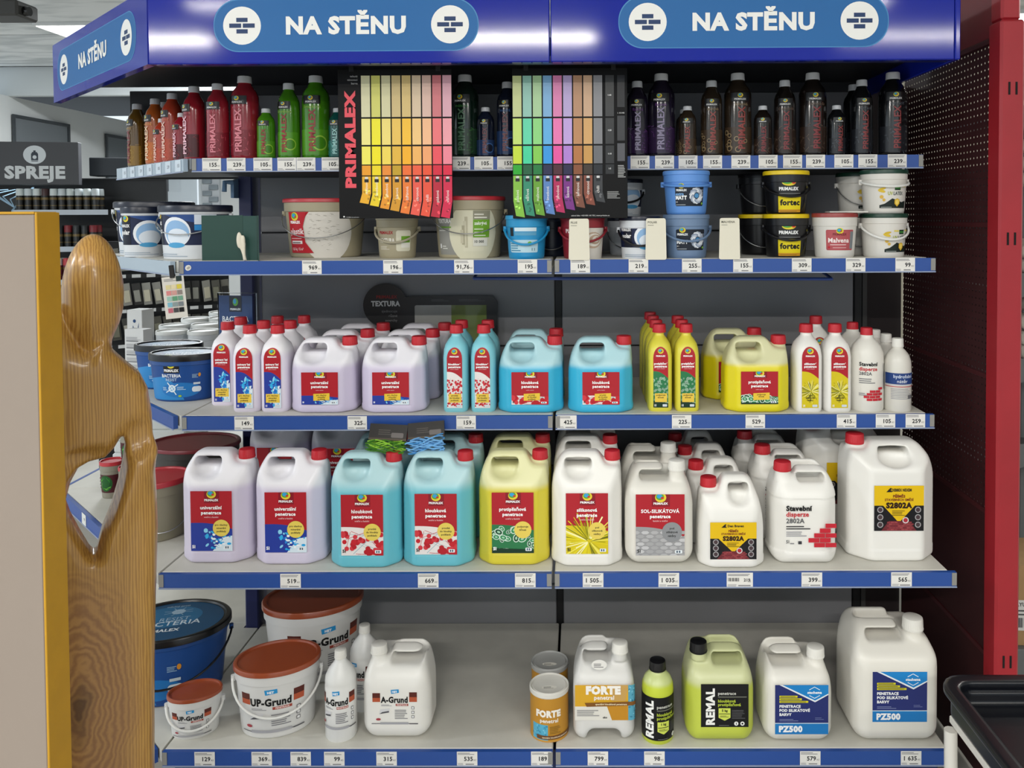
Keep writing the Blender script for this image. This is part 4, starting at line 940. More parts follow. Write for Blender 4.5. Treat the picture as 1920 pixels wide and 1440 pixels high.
rq.items.insert(0, ([[(-.115, .012), (.115, .012), (.115, .124), (-.115, .124)]], lin('#131315')))
RMB = [(0, .92, .92), (.004, 1, 1), (.128, 1, 1), (.145, .97, .97), (.160, .82, .82), (.170, .58, .58), (.176, .42, .42), (.184, .40, .40)]
t = make_bottle('primer_bottle', 'x', [(z, a * .041, b * .041) for z, a, b in RMB], liquid('bottle_lime', '#ccd692', '#c6d33e', .150, .006), cap_black, .0185, .024, .178, rq, cyl(.0413), .008)
put(t, at(1236, 1398, 5, .082), 0, 'lime green round bottle with black cap and black wrap label')
def stachema(w, h):
    q = Print((-w / 2, 0, w / 2, h)); q.rect(-w / 2, 0, w / 2, h, '#26306e').rect(-w / 2, 0, w / 2, h * .22, '#1f7ac0').rect(-w / 2, h * .215, w / 2, h * .23, '#cfe0ee')
    q.poly([(-w * .42, h), (w / 2, h), (w / 2, h * .80), (w * .25, h * .65)], '#e9eff4').poly([(-w * .36, h), (w / 2, h), (w / 2, h * .825), (w * .25, h * .685)], '#1d84cc')
    q.line(w * .14, h * .9, w * .24, h * .96, w * .012, '#e9f2f8').line(w * .34, h * .9, w * .24, h * .96, w * .012, '#e9f2f8').line(w * .14, h * .79, w * .24, h * .73, w * .012, '#e9f2f8').line(w * .34, h * .79, w * .24, h * .73, w * .012, '#e9f2f8').text('stachema', w * .24, h * .825, h * .05, '#ffffff', 'c', .04, fit=w * .34)
    for i, x in enumerate((-.08, .0, .12)): q.rect(-w * .42, h * (.745 - i * .052), w * x, h * (.785 - i * .052), '#d8cf22').rect(-w * .40, h * (.757 - i * .052), w * (x - .04), h * (.772 - i * .052), '#6d6a28')
    for i, t_ in enumerate(('PENETRACE', 'POD SILIKÁTOVÉ', 'BARVY')): q.text(t_, -w * .42, h * (.545 - i * .083), h * .052, '#f0f2f6', 'l', .05, fit=w * .62)
    q.micro(-w * .42, h * .27, -w * .05, h * .33, 2, '#7d86b0').micro(w * .25, h * .3, w * .42, h * .36, 2, '#6d76a6').text('PZ500', -w * .43, h * .055, h * .115, '#f2f5f8', 'l', .06, fit=w * .5)
    return q
j = make_jug('pz5', WHT2, 'x', lab=stachema(.136, .128), lz=.030, lx=.004, capm=cap_white, ch=.026)
put(j, at(1500, 1398, 5, .15), 0, 'smaller white canister with blue diagonal label, fifth product from the partition' if False else 'smaller white canister with blue and navy label')
j = make_jug('pz10', WHT2, 'x', lab=stachema(.139, .130), lz=.062, lx=.002, capm=cap_white, ch=.032)
put(j, at(1685, 1398, 5, .19), 0, 'larger white canister with blue and navy label by the trolley')

# ================================================================== TOP SHELF: TINTING COLOURS
TB = [(0, .93), (.02, .99), (.05, 1), (.66, 1), (.74, .97), (.80, .85), (.85, .62), (.885, .50), (.90, .46), (.925, .46)]
TSIZE = {'L': (.0385, .236), 'M': (.0300, .214), 'S': (.0248, .142)}
capg = mat('cap_grey', '#c3c6cb', .35)
GT = 'tinting colour bottles on the top shelf'; TN = {}
def tint_bottle(size, name, col, low, txt, deco, label):
    k = (size, name)
    if k in TN: return TN[k]
    r, H = TSIZE[size]; R = random.Random(hash(name) % 99 if False else len(name) * 7 + ord(name[0]))
    q = Print(); w = r * 2.2
    q.rect(-w * .62, H * .04, w * .62, H * .34, low)
    if deco == 'rings':
        for i in range(12): x, y, a = R.uniform(-w * .6, w * .6), R.uniform(H * .06, H * .33), r * R.uniform(.12, .24); q.ell(x, y, a, a, txt[1], 14).ell(x, y, a * .65, a * .65, col, 12)
    elif deco == 'disc':
        q.ell(w * .25, H * .18, r * .55, r * .55, txt[1], 20).ell(w * .25, H * .18, r * .45, r * .45, col, 18)
    else:
        for i in range(24): x, y = R.uniform(-w * .6, w * .6), R.uniform(H * .05, H * .36); q.line(x, y, x + R.uniform(-.012, .012), y + R.uniform(-.012, .012), .0012, txt[1])
    q.rect(-r * .75, H * .64, r * .6, H * .74, '#141414').text('PRIMALEX', -r * .1, H * .655, H * .02, '#d8d8d8', 'c', .03, fit=r * 1.1); logo(q, -r * .1, H * .71, r * .16)
    q.text('PRIMALEX', r * .22, H * .08, r * .46, txt[0], 'l', .03, rot=PI / 2, exact=H * .5)
    if size != 'S': q.text(name, 0, H * .59, H * .036, txt[1], 'c', .0, fit=r * 1.4)
    t = make_bottle('tint_bottle', label, [(z * H, a * r, a * r) for z, a in TB], mat('tint_' + name + '_body', col, .12, coat=.5), capg, r * .5, H * .085, H * .905, q, cyl(r + .0002), .006, group=GT, lab_mt=GLOSSY)
    TN[k] = t; return t
COLS = {'hnědá': ('#5e4415', '#8c6b22', ('#7c1f24', '#b08a3a'), 'd'), 'oranžová': ('#a8531f', '#c46a28', ('#e8c8a0', '#e0a050'), 'd'), 'korálová': ('#a83a24', '#b5482e', ('#eac0b0', '#d87850'), 'd'), 'červená': ('#8c1a26', '#4a1218', ('#eab8c4', '#7a2028'), 'd'), 'višňová': ('#8e1f2c', '#7a1826', ('#d8808c', '#c05060'), 'd'),
        'limetková': ('#3f7d14', '#4d8c1c', ('#8c2420', '#8fb83c'), 'disc'), 'tyrkysová': ('#0f4a46', '#17605a', ('#9fd0cc', '#4fa8a0'), 'd'), 'mátová': ('#10211a', '#1d3524', ('#4f6f58', '#3d7a3a'), 'd'), 'modrá': ('#141a2c', '#20365c', ('#6b3a40', '#3f68a0'), 'disc'),
        'fialová': ('#1b1626', '#2c1c3c', ('#8d84a0', '#6a3a80'), 'd'), 'kávová': ('#2a2118', '#3a2c1e', ('#8a3a34', '#8d7858'), 'rings'), 'čokoláda': ('#191310', '#2a1d16', ('#7a2a2c', '#6a5648'), 'd'), 'antracit': ('#0e0f12', '#1b1d22', ('#7a2c2c', '#4a4f58'), 'd')}
EN = {'hnědá': 'olive brown', 'oranžová': 'orange', 'korálová': 'coral', 'červená': 'crimson', 'višňová': 'cherry red', 'limetková': 'lime green', 'tyrkysová': 'teal', 'mátová': 'dark green', 'modrá': 'navy blue', 'fialová': 'purple', 'kávová': 'coffee brown', 'čokoláda': 'chocolate brown', 'antracit': 'anthracite'}
SZ = {'L': 'tall', 'M': 'middle-sized', 'S': 'short'}
def place_tint(px, size, name, back=0.0, extra=''):
    c = COLS[name]; r, H = TSIZE[size]
    p = onY(px, 300, -D[1] + .02 + r + back)
    t = tint_bottle(size, name, c[0], c[1], c[2], c[3], 'x'); put(t, (p.x, -D[1] + .02 + r + back, ZS[1]), random.uniform(-.15, .15), '%s %s tinting bottle on the top shelf%s' % (SZ[size], EN[name], extra))
for px, s_, n in ((410, 'M', 'višňová'), (461, 'L', 'višňová'), (500, 'S', 'limetková'), (543, 'M', 'limetková'), (594, 'L', 'limetková'), (634, 'S', 'tyrkysová'), (873, 'L', 'mátová'), (911, 'S', 'modrá'), (952, 'M', 'modrá'), (1195, 'M', 'fialová'), (1240, 'L', 'fialová'), (1289, 'S', 'kávová'), (1334, 'M', 'kávová'), (1383, 'L', 'kávová'), (1430, 'S', 'čokoláda'), (1471, 'M', 'čokoláda'), (1523, 'L', 'čokoláda'), (1568, 'S', 'antracit'), (1615, 'M', 'antracit'), (1673, 'L', 'antracit')):
    place_tint(px, s_, n)
for px, s_, n, bk in ((600, 'M', 'limetková', .09), (470, 'M', 'višňová', .09), (1600, 'M', 'antracit', .08), (1283, 'S', 'kávová', .07)): place_tint(px, s_, n, bk, ', standing in the second row')
def wing_tint(px, size, name, off):
    """on the corner wing: off = distance behind the angled rail"""
    c = COLS[name]; r, H = TSIZE[size]; d_ = ray(px, 300); n_ = Vector((-.7071, -.7071, 0)); p0 = Vector((-1.003, -D[1], 0)) - n_ * (off + r)
    t_ = (p0 - CAM).dot(n_) / d_.dot(n_); p = CAM + d_ * t_
    b = tint_bottle(size, name, c[0], c[1], c[2], c[3], 'x'); put(b, (p.x, p.y, ZS[1]), -.55, '%s %s tinting bottle on the angled corner shelf%s' % (SZ[size], EN[name], ', set back' if off > .05 else ''))
for px, s_, n, o_ in ((259, 'M', 'hnědá', .012), (293, 'M', 'oranžová', .015), (325, 'M', 'korálová', .015), (366, 'M', 'červená', .015), (309, 'M', 'oranžová', .062), (306, 'S', 'korálová', .012), (343, 'S', 'červená', .008)): wing_tint(px, s_, n, o_)

# ---- two black colour charts hanging in front of the top shelf
def chart(px0, px1, pyt, pyb, x_first, cols, rows, bottoms, stripcol, left_text, label, strips):
    Y = -.525; a = onY(px0, pyb, Y); b = onY(px1, pyt, Y); w, h = b.x - a.x, b.z - a.z
    t = thing('color_chart', label, 'chart', (a.x, Y, a.z), group='hanging colour charts')
    B().bbox(0, w, -.003, .003, 0, h, .001).obj('board', mat('chart_black', '#08080a', .5, spec=.2), t)
    for x in (w * .12, w * .88): B().box(x - .006, x + .006, -.0035, .0035, h - .006, h + .03).obj('hanger', black_m, t)
    k = w / (px1 - px0); q = Print(); zc = lambda py: h - (py - pyt) * k
    for i in range(9):
        x0 = (x_first - px0 + i * 18.75) * k; x1 = x0 + 16.3 * k
        for (y0, y1), row in zip(rows, cols): q.rect(x0, zc(y1), x1, zc(y0), row[i])
        yt, ym, yb = 326, 326 + (bottoms[i] - 326) * .6, bottoms[i]; sh = -5 * k if i < 9 else 0
        q.polys([[(x0, zc(ym)), (x1, zc(ym)), (x1, zc(yt)), (x0, zc(yt))]], stripcol[i]); q.polys([[(x0 + sh * strips, zc(yb - 3)), (x1 + sh * strips, zc(yb)), (x1, zc(ym)), (x0, zc(ym))]], stripcol[i])
        R = random.Random(i + int(px0)); lc = [min(1, v * 1.9 + .05) for v in lin(stripcol[i])[:3]] + [1]; dc = [v * .55 for v in lin(stripcol[i])[:3]] + [1]
        for _ in range(7): q.ell(R.uniform(x0 + .004, x1 - .004), zc(R.uniform(ym - 6, yb - 8)), .0035, .0025, tuple(R.choice([lc, dc])), 8, R.uniform(0, 3))
        q.text(('citronová', 'kávová', 'limetková', 'višňová', 'chilli', 'šafránová', 'jahodová', 'malinová', 'písková')[(i * 4 + int(px0)) % 9], (x0 + x1) / 2 + .003, zc(ym + 2), .0075, '#f4f0ea', 'l', .0, rot=PI / 2, fit=.036)
        q.rect(x0 + .006, zc(337), x1 - .006, zc(331), '#141414').rrect((x0 + x1) / 2 - .004, zc(331), (x0 + x1) / 2 + .004, zc(327), .001, '#d8d8d8')
    if left_text:
        q.text('PRIMALEX', (668 - px0) * k, zc(347), .0255, '#e8505c', 'l', .055, rot=PI / 2, exact=(347 - 168) * k)
        for i, s_ in enumerate(('tekutá', 'tónovací', 'barva')): q.text(s_, (674 - px0) * k, zc(144 + 6.5 * i), .0055, '#b9b9b9', 'r', .0)
        q.ell((646 - px0) * k, zc(400), .002, .002, '#ffffff').text('= třídění na ochranu', (649 - px0) * k, zc(402), .003, '#c9c9c9', 'l', .0)
    else:
        q.micro((1137 - px0) * k, zc(162), (1152 - px0) * k, zc(140), 6, '#3c3c3e').micro((1158 - px0) * k, zc(330), (1173 - px0) * k, zc(306), 8, '#c0c0c0').micro((1138 - px0) * k, zc(369), (1163 - px0) * k, zc(355), 6, '#a9a9a9').text('zelená linka: +420 800 100 702 | www.primalex.cz', (1142 - px0) * k, zc(402), .0035, '#e0e0e0', 'r', .0, fit=.115)
        for i, (y0, y1) in enumerate(rows):
            q.rect((1135 - px0) * k, zc(y1), (1151 - px0) * k, zc(y0), ('#3a3a3a', '#303030', '#262626', '#1e1e1e')[i]); q.text('1:%d' % (40, 20, 10, 5)[i], (1143 - px0) * k, zc((y0 + y1) / 2), .004, '#e8e8e8', 'c', .02)
        for y0, y1, c in ((141, 200, '#242426'), (216, 262, '#39393b'), (267, 300, '#55555a')): q.rect((1157 - px0) * k, zc(y1), (1171 - px0) * k, zc(y0), c)
        q.text('l. 10 l/40', (1164 - px0) * k, zc(212), .0035, '#d0d0d0', 'c', .02, fit=.02)
    q.build('print', flat(-.003), t, GLOSSY)
ROWS = [(141, 217), (220, 268), (271, 304), (306, 324)]
chart(637, 847, 129, 410, 680, [['#dcd8b0', '#d8d670', '#dcd6aa', '#d6be86', '#dcc07e', '#dfc7a8', '#e2bdae', '#d67a80', '#e0aab8'], ['#f4ea8e', '#f6ea28', '#f6e07c', '#efc65b', '#fbc437', '#f8cc84', '#f9bf91', '#f2787c', '#f4a3ad'], ['#f6ec60', '#f6e60a', '#f5da58', '#e8b83e', '#fab41c', '#f6b762', '#f6a86e', '#f0545e', '#f2899a'], ['#ef9f1c', '#f2da08', '#ee8f30', '#c6a01e', '#f2702e', '#f05e3c', '#ee5430', '#d8203a', '#de2042']], ROWS, [377, 382, 387, 391, 396, 399, 401, 403, 404], ['#eeb024', '#efd020', '#ea9824', '#d79824', '#ed7c2e', '#ec5a48', '#ec543a', '#bc1e36', '#d42249'], True, 'black colour chart of warm yellow to red swatches, left one hanging', 1)  # top swatch row is dulled: the canopy's shadow is in its colours
chart(962, 1176, 127, 410, 963, [['#c8d192', '#94c7b8', '#add29f', '#7fb2dd', '#e384b7', '#bdaada', '#bc8f6e', '#d0aa8a', '#8c8c90'], ['#c7e272', '#62daae', '#91da82', '#60b2e8', '#f07ab8', '#c5a6e4', '#c08a5c', '#d9a86a', '#848488'], ['#c8e136', '#42d6a0', '#87ce50', '#319ae6', '#ee56a6', '#b685da', '#b87640', '#cd9a52', '#6c6d71'], ['#22a822', '#0f5c36', '#117836', '#1d1d48', '#4c1a28', '#1e1944', '#894f2c', '#3e3022', '#1d1f24']], ROWS, [404, 402, 401, 399, 396, 391, 387, 382, 377], ['#84be3e', '#308c6c', '#69a22e', '#5b84c2', '#b6225a', '#7a2c86', '#7c4a36', '#844430', '#3a3a3c'], False, 'black colour chart of green to grey swatches, right one hanging', -1)  # canopy shadow put into the first row of swatches here too

# ================================================================== SECOND SHELF: PAINT BUCKETS
def pbucket(px, py, name_label, rx, H, body, lid, pr, **kw):
    ry = kw.pop('ry', rx); back = kw.pop('back', 0); z = kw.pop('z', 0); rz = kw.pop('rz', 0)
    o = make_bucket('paint_bucket', name_label, rx, ry, H, body, lid, pr=pr, group='paint buckets on the second shelf', **kw)
    x, y, zz = at(px, py, 2, 2 * ry, back); o.location = (x, max(y, -D[2] + ry * 1.09), ZS[2] + z); o.rotation_euler = (0, 0, rz); return o
beige = mat('pail_beige', '#a59c82', .4); redlid = mat('lid_red', '#b8303a', .35)
q = Print((-.115, 0, .2, .2)); q.rect(-.105, .014, -.02, .135, '#b82530').rect(-.03, .014, .06, .135, '#cfc9bf').ell(.02, .07, .075, .082, '#d8d3ca', 30)
R = random.Random(5)
for i in range(70): x, y = R.uniform(-.04, .058), R.uniform(.02, .128); q.line(x, y, x + .008, y + R.uniform(-.004, .004), .0012, R.choice(['#b2aca2', '#e6e2da', '#a29c92']))
q.poly([(-.105, .014), (-.02, .014), (-.045, .045), (-.05, .09), (-.035, .135), (-.105, .135)], '#b82530'); logo(q, -.078, .118, .012)
q.text('PRIMALEX', -.098, .098, .0075, '#ffffff', 'l', .04, fit=.04).text('plastik', -.100, .068, .016, '#f6eeee', 'l', .02, fit=.052).micro(-.1, .054, -.055, .060, 1, '#e8b0b4').rect(-.098, .040, -.055, .049, '#e8e0de').micro(-.096, .042, -.06, .048, 1, '#3a2022').text('12,5 kg  12 m²', -.098, .022, .007, '#f2dcdc', 'l', .02, fit=.045)
pbucket(592, 484, 'wide beige bucket with red lid and red label, left of the charts', .118, .170, beige, redlid, q, ry=.095, rim=.026, drop=.42, turn=.1)
q = Print(); q.text('PRIMALEX', -.045, .068, .008, '#a02028', 'l', .04, fit=.045).text('TEXTURA', -.046, .045, .011, '#e8e4da', 'l', .04, fit=.05).rrect(.008, .02, .05, .078, .006, '#d8d4be').rect(.022, .03, .048, .062, '#6da02c').rect(.022, .03, .048, .044, '#e4e2d6').micro(-.044, .025, -.01, .036, 3, '#d8d2c2')
pbucket(737, 485, 'small beige bucket under the left colour chart', .058, .118, beige, mat('lid_beige', '#a39c86', .4), q, bail='plastic', bailm=mat('bail_beige', '#a8a08a', .4), drop=.32, rim=.02)
q = Print((-.12, 0, .12, .16)); q.rect(-.1, .01, -.03, .115, '#8d8c86').ell(.02, .07, .072, .085, '#d5d1b8', 30).rect(-.01, .02, .05, .13, '#d9d5bd').text('TEXTURA', -.096, .098, .0105, '#eceae4', 'l', .04, fit=.052).rect(-.095, .084, -.045, .088, '#6fa32e').micro(-.095, .076, -.05, .081, 1, '#d5d3cc').text('8', -.095, .028, .012, '#eeeeee', 'l', .03).micro(-.082, .026, -.06, .038, 2, '#d8d8d0')
for i in range(4): q.rect(-.005 - .004 * i, .03 + .004 * i, .003 - .004 * i, .115 - .012 * i, ('#b9b39a', '#cbc6ae', '#a9a38a', '#c2bca4')[i])
q.rect(.018, .058, .066, .107, '#6fa32e').text('zakrývá', .021, .093, .0085, '#f0f4e8', 'l', .03, fit=.036).micro(.021, .062, .056, .088, 3, '#e2ecd2', .3).rect(.018, .108, .066, .132, '#8f8c78').micro(.021, .111, .058, .128, 2, '#e0ddd0').rect(.018, .034, .06, .056, '#d9d7cc').text('10 000', .022, .043, .007, '#2a2a2a', 'l', .03)
pbucket(872, 485, 'large beige bucket with red lid and green panel between the charts', .100, .172, beige, redlid, q, ry=.092, rim=.026, drop=.36, turn=.04, bail_side=.05)
q = Print(); q.rrect(-.048, .018, .036, .052, .004, '#b6d6e2').rect(-.046, .062, -.034, .086, '#17222c').rect(-.03, .075, .03, .09, '#cfe2ea').rect(-.03, .064, .03, .073, '#5a9cc0').text('1 l', .018, .023, .007, '#20485c', 'l', .03).ell(.012, .042, .006, .006, '#7ab83e').micro(-.045, .022, -.012, .047, 4, '#3f87a8')
cy_ = mat('pail_cyan', '#1f8fc4', .35); pbucket(983, 488, 'small bright blue bucket beside the shelf joint', .056, .118, cy_, mat('lid_cyan', '#2597cc', .35), q, bail='plastic', bailm=cy_, drop=.36, bail_side=.0)
nv = mat('pail_navy', '#10182a', .35); pbucket(1030, 486, 'dark navy bucket in the second row behind the blue one', .052, .112, nv, nv, None, back=.14)
q = Print((-.07, 0, .075, .12)); q.ell(.045, .045, .05, .055, '#d5cfc6', 26)
for i in range(5): q.ell(.03 + .003 * i, .05 + .001 * i, .03 - .006 * i, .022 - .0045 * i, ('#b9a08a', '#e2dcd2')[i % 2], 18)
q.text('PLUS', -.05, .07, .01, '#e8d8d8', 'l', .04)
rp_ = mat('pail_crimson', '#8a1f2a', .35); pbucket(1093, 487, 'crimson bucket with a cream swirl under the right chart', .060, .116, rp_, rp_, q, bail='plastic', bailm=rp_, drop=.3)
def polar(w=.12):
    q = Print((-.16, 0, .16, .16)); q.rect(-.16, .0, .16, .034, '#d8dce0').rect(-.16, .030, .16, .11, '#1c2544').poly([(-.06, .11), (.085, .11), (.085, .075), (.03, .085)], '#2a4a86')
    q.ell(.018, .058, .036, .033, '#e8ecf2', 26).ell(.020, .056, .031, .028, '#8fb6de', 24).ell(.022, .048, .027, .018, '#dfe8f2', 20).ell(.018, .030, .022, .006, '#4fa0d0', 16)
    q.rect(-.052, .03, -.024, .108, '#141828'); logo(q, -.038, .095, .008); q.text('PRIMALEX', -.026, .074, .007, '#eeeeee', 'r', .04, fit=.034).text('polar', -.026, .056, .011, '#eeeeee', 'r', .04, fit=.03).micro(-.05, .005, .05, .014, 2, '#a8b4c0')
    return q
pw = mat('pail_polar', '#d5d9de', .35); pl_ = mat('lid_navy', '#161c2e', .3)
pbucket(1203, 486, 'white and navy bucket beside the second blank card', .055, .114, pw, pl_, polar(), bail='plastic', bailm=cap_black, drop=.38)
pbucket(1184, 486, 'navy bucket in the back row right of the chart, lower of two', .052, .112, pw, pl_, None, back=.22); pbucket(1184, 486, 'white and navy bucket stacked high in the back row', .052, .112, pw, pl_, polar(), back=.22, z=.1122, bail='plastic', bailm=cap_black, drop=.3)
def matt(ex):
    q = Print((-.056, .018, .052, .085)); q.rrect(-.038, .022, .044, .078, .004, '#1c2330')
    R = random.Random(3)
    for i in range(14): a = 2 * PI * i / 14; q.ell(.021 + .013 * math.cos(a), .05 + .015 * math.sin(a), .010, .005, ('#b9c2d0', '#e2e6ec', '#8f9bb0')[i % 3], 12, a + 1)
    q.ell(.021, .05, .008, .008, '#1d3a58', 16).ell(.021, .05, .0062, .0062, '#4f90c4', 14); logo(q, -.02, .076, .007); q.text('PRIMALEX', -.034, .062, .0055, '#eef2f6', 'l', .04, fit=.028)
    if ex: q.text('extra', -.036, .051, .0075, '#7fb2e6', 'l', .03, fit=.022)
    q.text('MATT', -.036, .040, .0095, '#f4f6f8', 'l', .06, fit=.03).text('3 l', -.036, .031, .004, '#e0e0e0', 'l', .02).micro(-.036, .025, -.008, .028, 1, '#c0c8d0').micro(.034, .048, .043, .068, 6, '#8d97a8').ell(.038, .029, .003, .003, '#7ab03c')
    return q
mb1 = mat('pail_slate', '#6c84a4', .4); mb2 = mat('pail_sky', '#5f94dc', .38)
pbucket(1298, 487, 'slate blue bucket under the brighter blue one', .062, .118, mb1, mb1, matt(False), bail='plastic', bailm=mb1, drop=.3, turn=.05); pbucket(1298, 487, 'light blue bucket stacked on the slate blue one', .062, .118, mb2, mb2, matt(True), z=.1182, bail='plastic', bailm=mb2, drop=.06, turn=.0)
blk = mat('pail_black', '#101013', .3); yl = mat('lid_yellow', '#e3c414', .35)
pbucket(1264, 486, 'black bucket in the back row left of the blue stack', .05, .11, blk, blk, None, back=.2); 
def fortec():
    q = Print((-.075, 0, .075, .115)); q.rect(-.035, .004, .03, .050, '#e2cd12').rect(-.035, .004, .03, .012, '#c88e20').micro(-.03, .006, .02, .01, 1, '#7a5a10').text('fortec', -.002, .024, .0145, '#141414', 'c', .05, fit=.06)
    q.text('PRIMALEX', -.032, .064, .0085, '#f0f0f0', 'l', .05, fit=.052).ell(-.006, .085, .018, .009, '#e4cf3a', 20).ell(-.01, .087, .013, .0065, '#5aa63c', 16).ell(-.012, .0885, .008, .004, '#3aa0d8', 14).ell(.006, .084, .005, .003, '#c8382c', 10)
    q.micro(-.032, .054, .03, .059, 1, '#7a7a7a')
    for i in range(4): q.line(.03 + .006 * i, .006, .055, .03 + .012 * i, .0006, '#6d6220')
    q.rect(.045, .03, .055, .04, '#2f2f32').rect(.05, .07, .062, .076, '#5a5424'); return q
for k, z in enumerate((0, .1182)):
    pbucket(1484, 483, 'black bucket with yellow lid and yellow label, %s of the stack' % ('bottom', 'top')[k], .061, .118, blk, yl, fortec(), z=z, bail='plastic', bailm=cap_black, drop=.3, turn=.0); pbucket(1455, 483, 'black bucket with yellow lid in the rear stack, %s' % ('bottom', 'top')[k], .061, .118, blk, (yl if k == 0 else blk), None, z=z, back=.14)
pailw2 = mat('pail_offwhite', '#d9d6cf', .38); grn = mat('lid_bottle_green', '#123a2c', .35)
q = Print(); q.rrect(-.036, .02, .042, .075, .004, '#b2555a').rect(.03, .024, .042, .07, '#7a8084'); logo(q, 0, .072, .008); q.text('PRIMALEX', 0, .060, .006, '#7a2a30', 'c', .03, fit=.036).text('Malvena', -.03, .041, .012, '#f4e8e6', 'l', .03, fit=.056).micro(-.025, .034, .02, .038, 1, '#f0d8d8').ell(-.028, .028, .003, .003, '#c02030').micro(-.018, .026, .02, .031, 1, '#d8a8a8')
pbucket(1580, 484, 'white bucket with red lid and dusty red label', .059, .120, pailw2, mat('lid_brickred', '#963a38', .35), q, bail=None, turn=-.05, rim=.024)
def uvl():
    q = Print((-.056, 0, .056, .1)); q.poly([(-.034, .014), (.05, .014), (.05, .034), (.03, .03), (.0, .04), (-.02, .026), (-.034, .022)], '#16231f').rect(.006, .062, .024, .074, '#16361f').rect(.007, .066, .023, .070, '#3f8a3c').text('UV', -.012, .049, .009, '#a8b43c', 'l', .03, fit=.013).text('LATEX', .003, .049, .009, '#3c4a48', 'l', .02, fit=.03)
    q.ell(-.028, .06, .01, .004, '#d8b93a', 12, -.3).ell(-.026, .066, .009, .003, '#cfae2e', 12, .2).ell(-.028, .044, .005, .005, '#d8b04a', 12).ell(-.022, .036, .004, .004, '#d8b04a', 12).rect(-.01, .069, .004, .073, '#e0cc5a').rect(.028, .07, .046, .074, '#e0cc5a')
    q.poly([(.006, .036), (.014, .040), (.022, .036), (.022, .026), (.014, .018), (.006, .026)], '#d8b232').poly([(.009, .034), (.014, .037), (.019, .034), (.019, .027), (.014, .022), (.009, .027)], '#f0d468').micro(-.03, .016, .0, .019, 1, '#b0b8b0'); return q
for k, z in enumerate((0, .1182)):
    pbucket(1672, 483, 'white bucket with dark green lid and shield label, %s of the right stack' % ('bottom', 'top')[k], .061, .118, pailw2, grn, uvl(), z=z, bail='plastic', bailm=wirew, drop=(.32, .12)[k], turn=(.3, .05)[k], rim=.016); pbucket(1655, 483, 'white bucket with green lid behind the right stack, %s' % ('bottom', 'top')[k], .061, .118, pailw2, grn, uvl() if k else None, z=z, back=.135, turn=.3)
p = at(1600, 484, 2, .11); o = B().bbox(-.05, .05, -.035, .035, 0, .004, .001).obj('blank_sheet', mat('sheet_white', '#d8d5cd', .6), loc=(p[0], p[1] - .01, ZS[2] + .1205)); tag(o, 'white blank sheet lying on the red-lidded white bucket', 'card'); o.rotation_euler = (0, 0, -.1)
# blank cards standing at the shelf edge
for px, s_, tx in ((1086, 'PLUS', 'left'), (1230, 'POLAR', 'middle'), (1368, 'MALVENA', 'right')):
    p = onY(px, 487, -D[2] - .004); t = thing('sample_card', 'blank cream sample card clipped to the second shelf, %s of three' % tx, 'card', (p.x, -D[2] - .004, ZS[2] + .0), group='cream sample cards'); h = .108; w = .052
    L = []
    for cx_, cz_, a in ((w / 2 - .005, h - .005, 0), (-w / 2 + .005, h - .005, 1), (-w / 2 + .003, .003, 2), (w / 2 - .003, .003, 3)):
        for i in range(4): g = (a + i / 3) * PI / 2; L.append((cx_ + .005 * math.cos(g), cz_ + .005 * math.sin(g)))
    B().prismy(L[::-1], 0, .0012).obj('card', mat('card_cream', '#e2ddcb', .6), t); Print().text(s_, -w * .42, h - .013, .0055, '#6a6a60', 'l', .02).micro(-w * .42, h - .019, -w * .1, h - .016, 1, '#8a8a80').build('print', flat(-.0002), t, PAPER)
# dark green board and a white clip at its front
p = onY(437, 484, -.50); t = thing('folded_board', 'dark green folded board standing on the second shelf', 'board', (p.x, -.50, ZS[2]))
gm = mat('board_green', '#123f37', .5); B().prism([(-.082, -.004), (.026, .004), (.026, .007), (-.082, -.001)], 0, .122).obj('leaf', gm, t); B().prism([(.0265, .004), (.068, -.004), (.068, -.001), (.0265, .007)], 0, .120).obj('leaf', gm, t); B().prism([(.0685, -.004), (.076, -.022), (.079, -.021), (.0715, -.003)], 0, .121).obj('leaf', gm, t)
def clip(x, y, z):
    a = np.sqrt((x / .0075) ** 2 + (y / .004) ** 2 + ((z - .055 - .0) / .022) ** 2) - 1; b = np.sqrt(((x - .011) / .005) ** 2 + (y / .004) ** 2 + ((z - .052) / .016) ** 2) - 1
    c = rbox(x + .0 - (.016 - z * .28), y, z, (0, 0, .026), (.004, .003, .026), .003); d_ = rbox(x - .013, y, z, (0, 0, .024), (.0032, .003, .024), .003)
    return smin(smin(a * .004, b * .004, .003), smin(c, d_, .003), .003)
cl = newobj('plastic_clip', sdfmesh('plastic_clip', clip, (-.012, -.006, 0), (.022, .006, .08), .0018), mat('clip_ivory', '#ddd6c4', .4), None, (onY(448, 484, -.515).x, -.511, ZS[2])); tag(cl, 'ivory plastic clip leaning on the dark green board', 'clip')
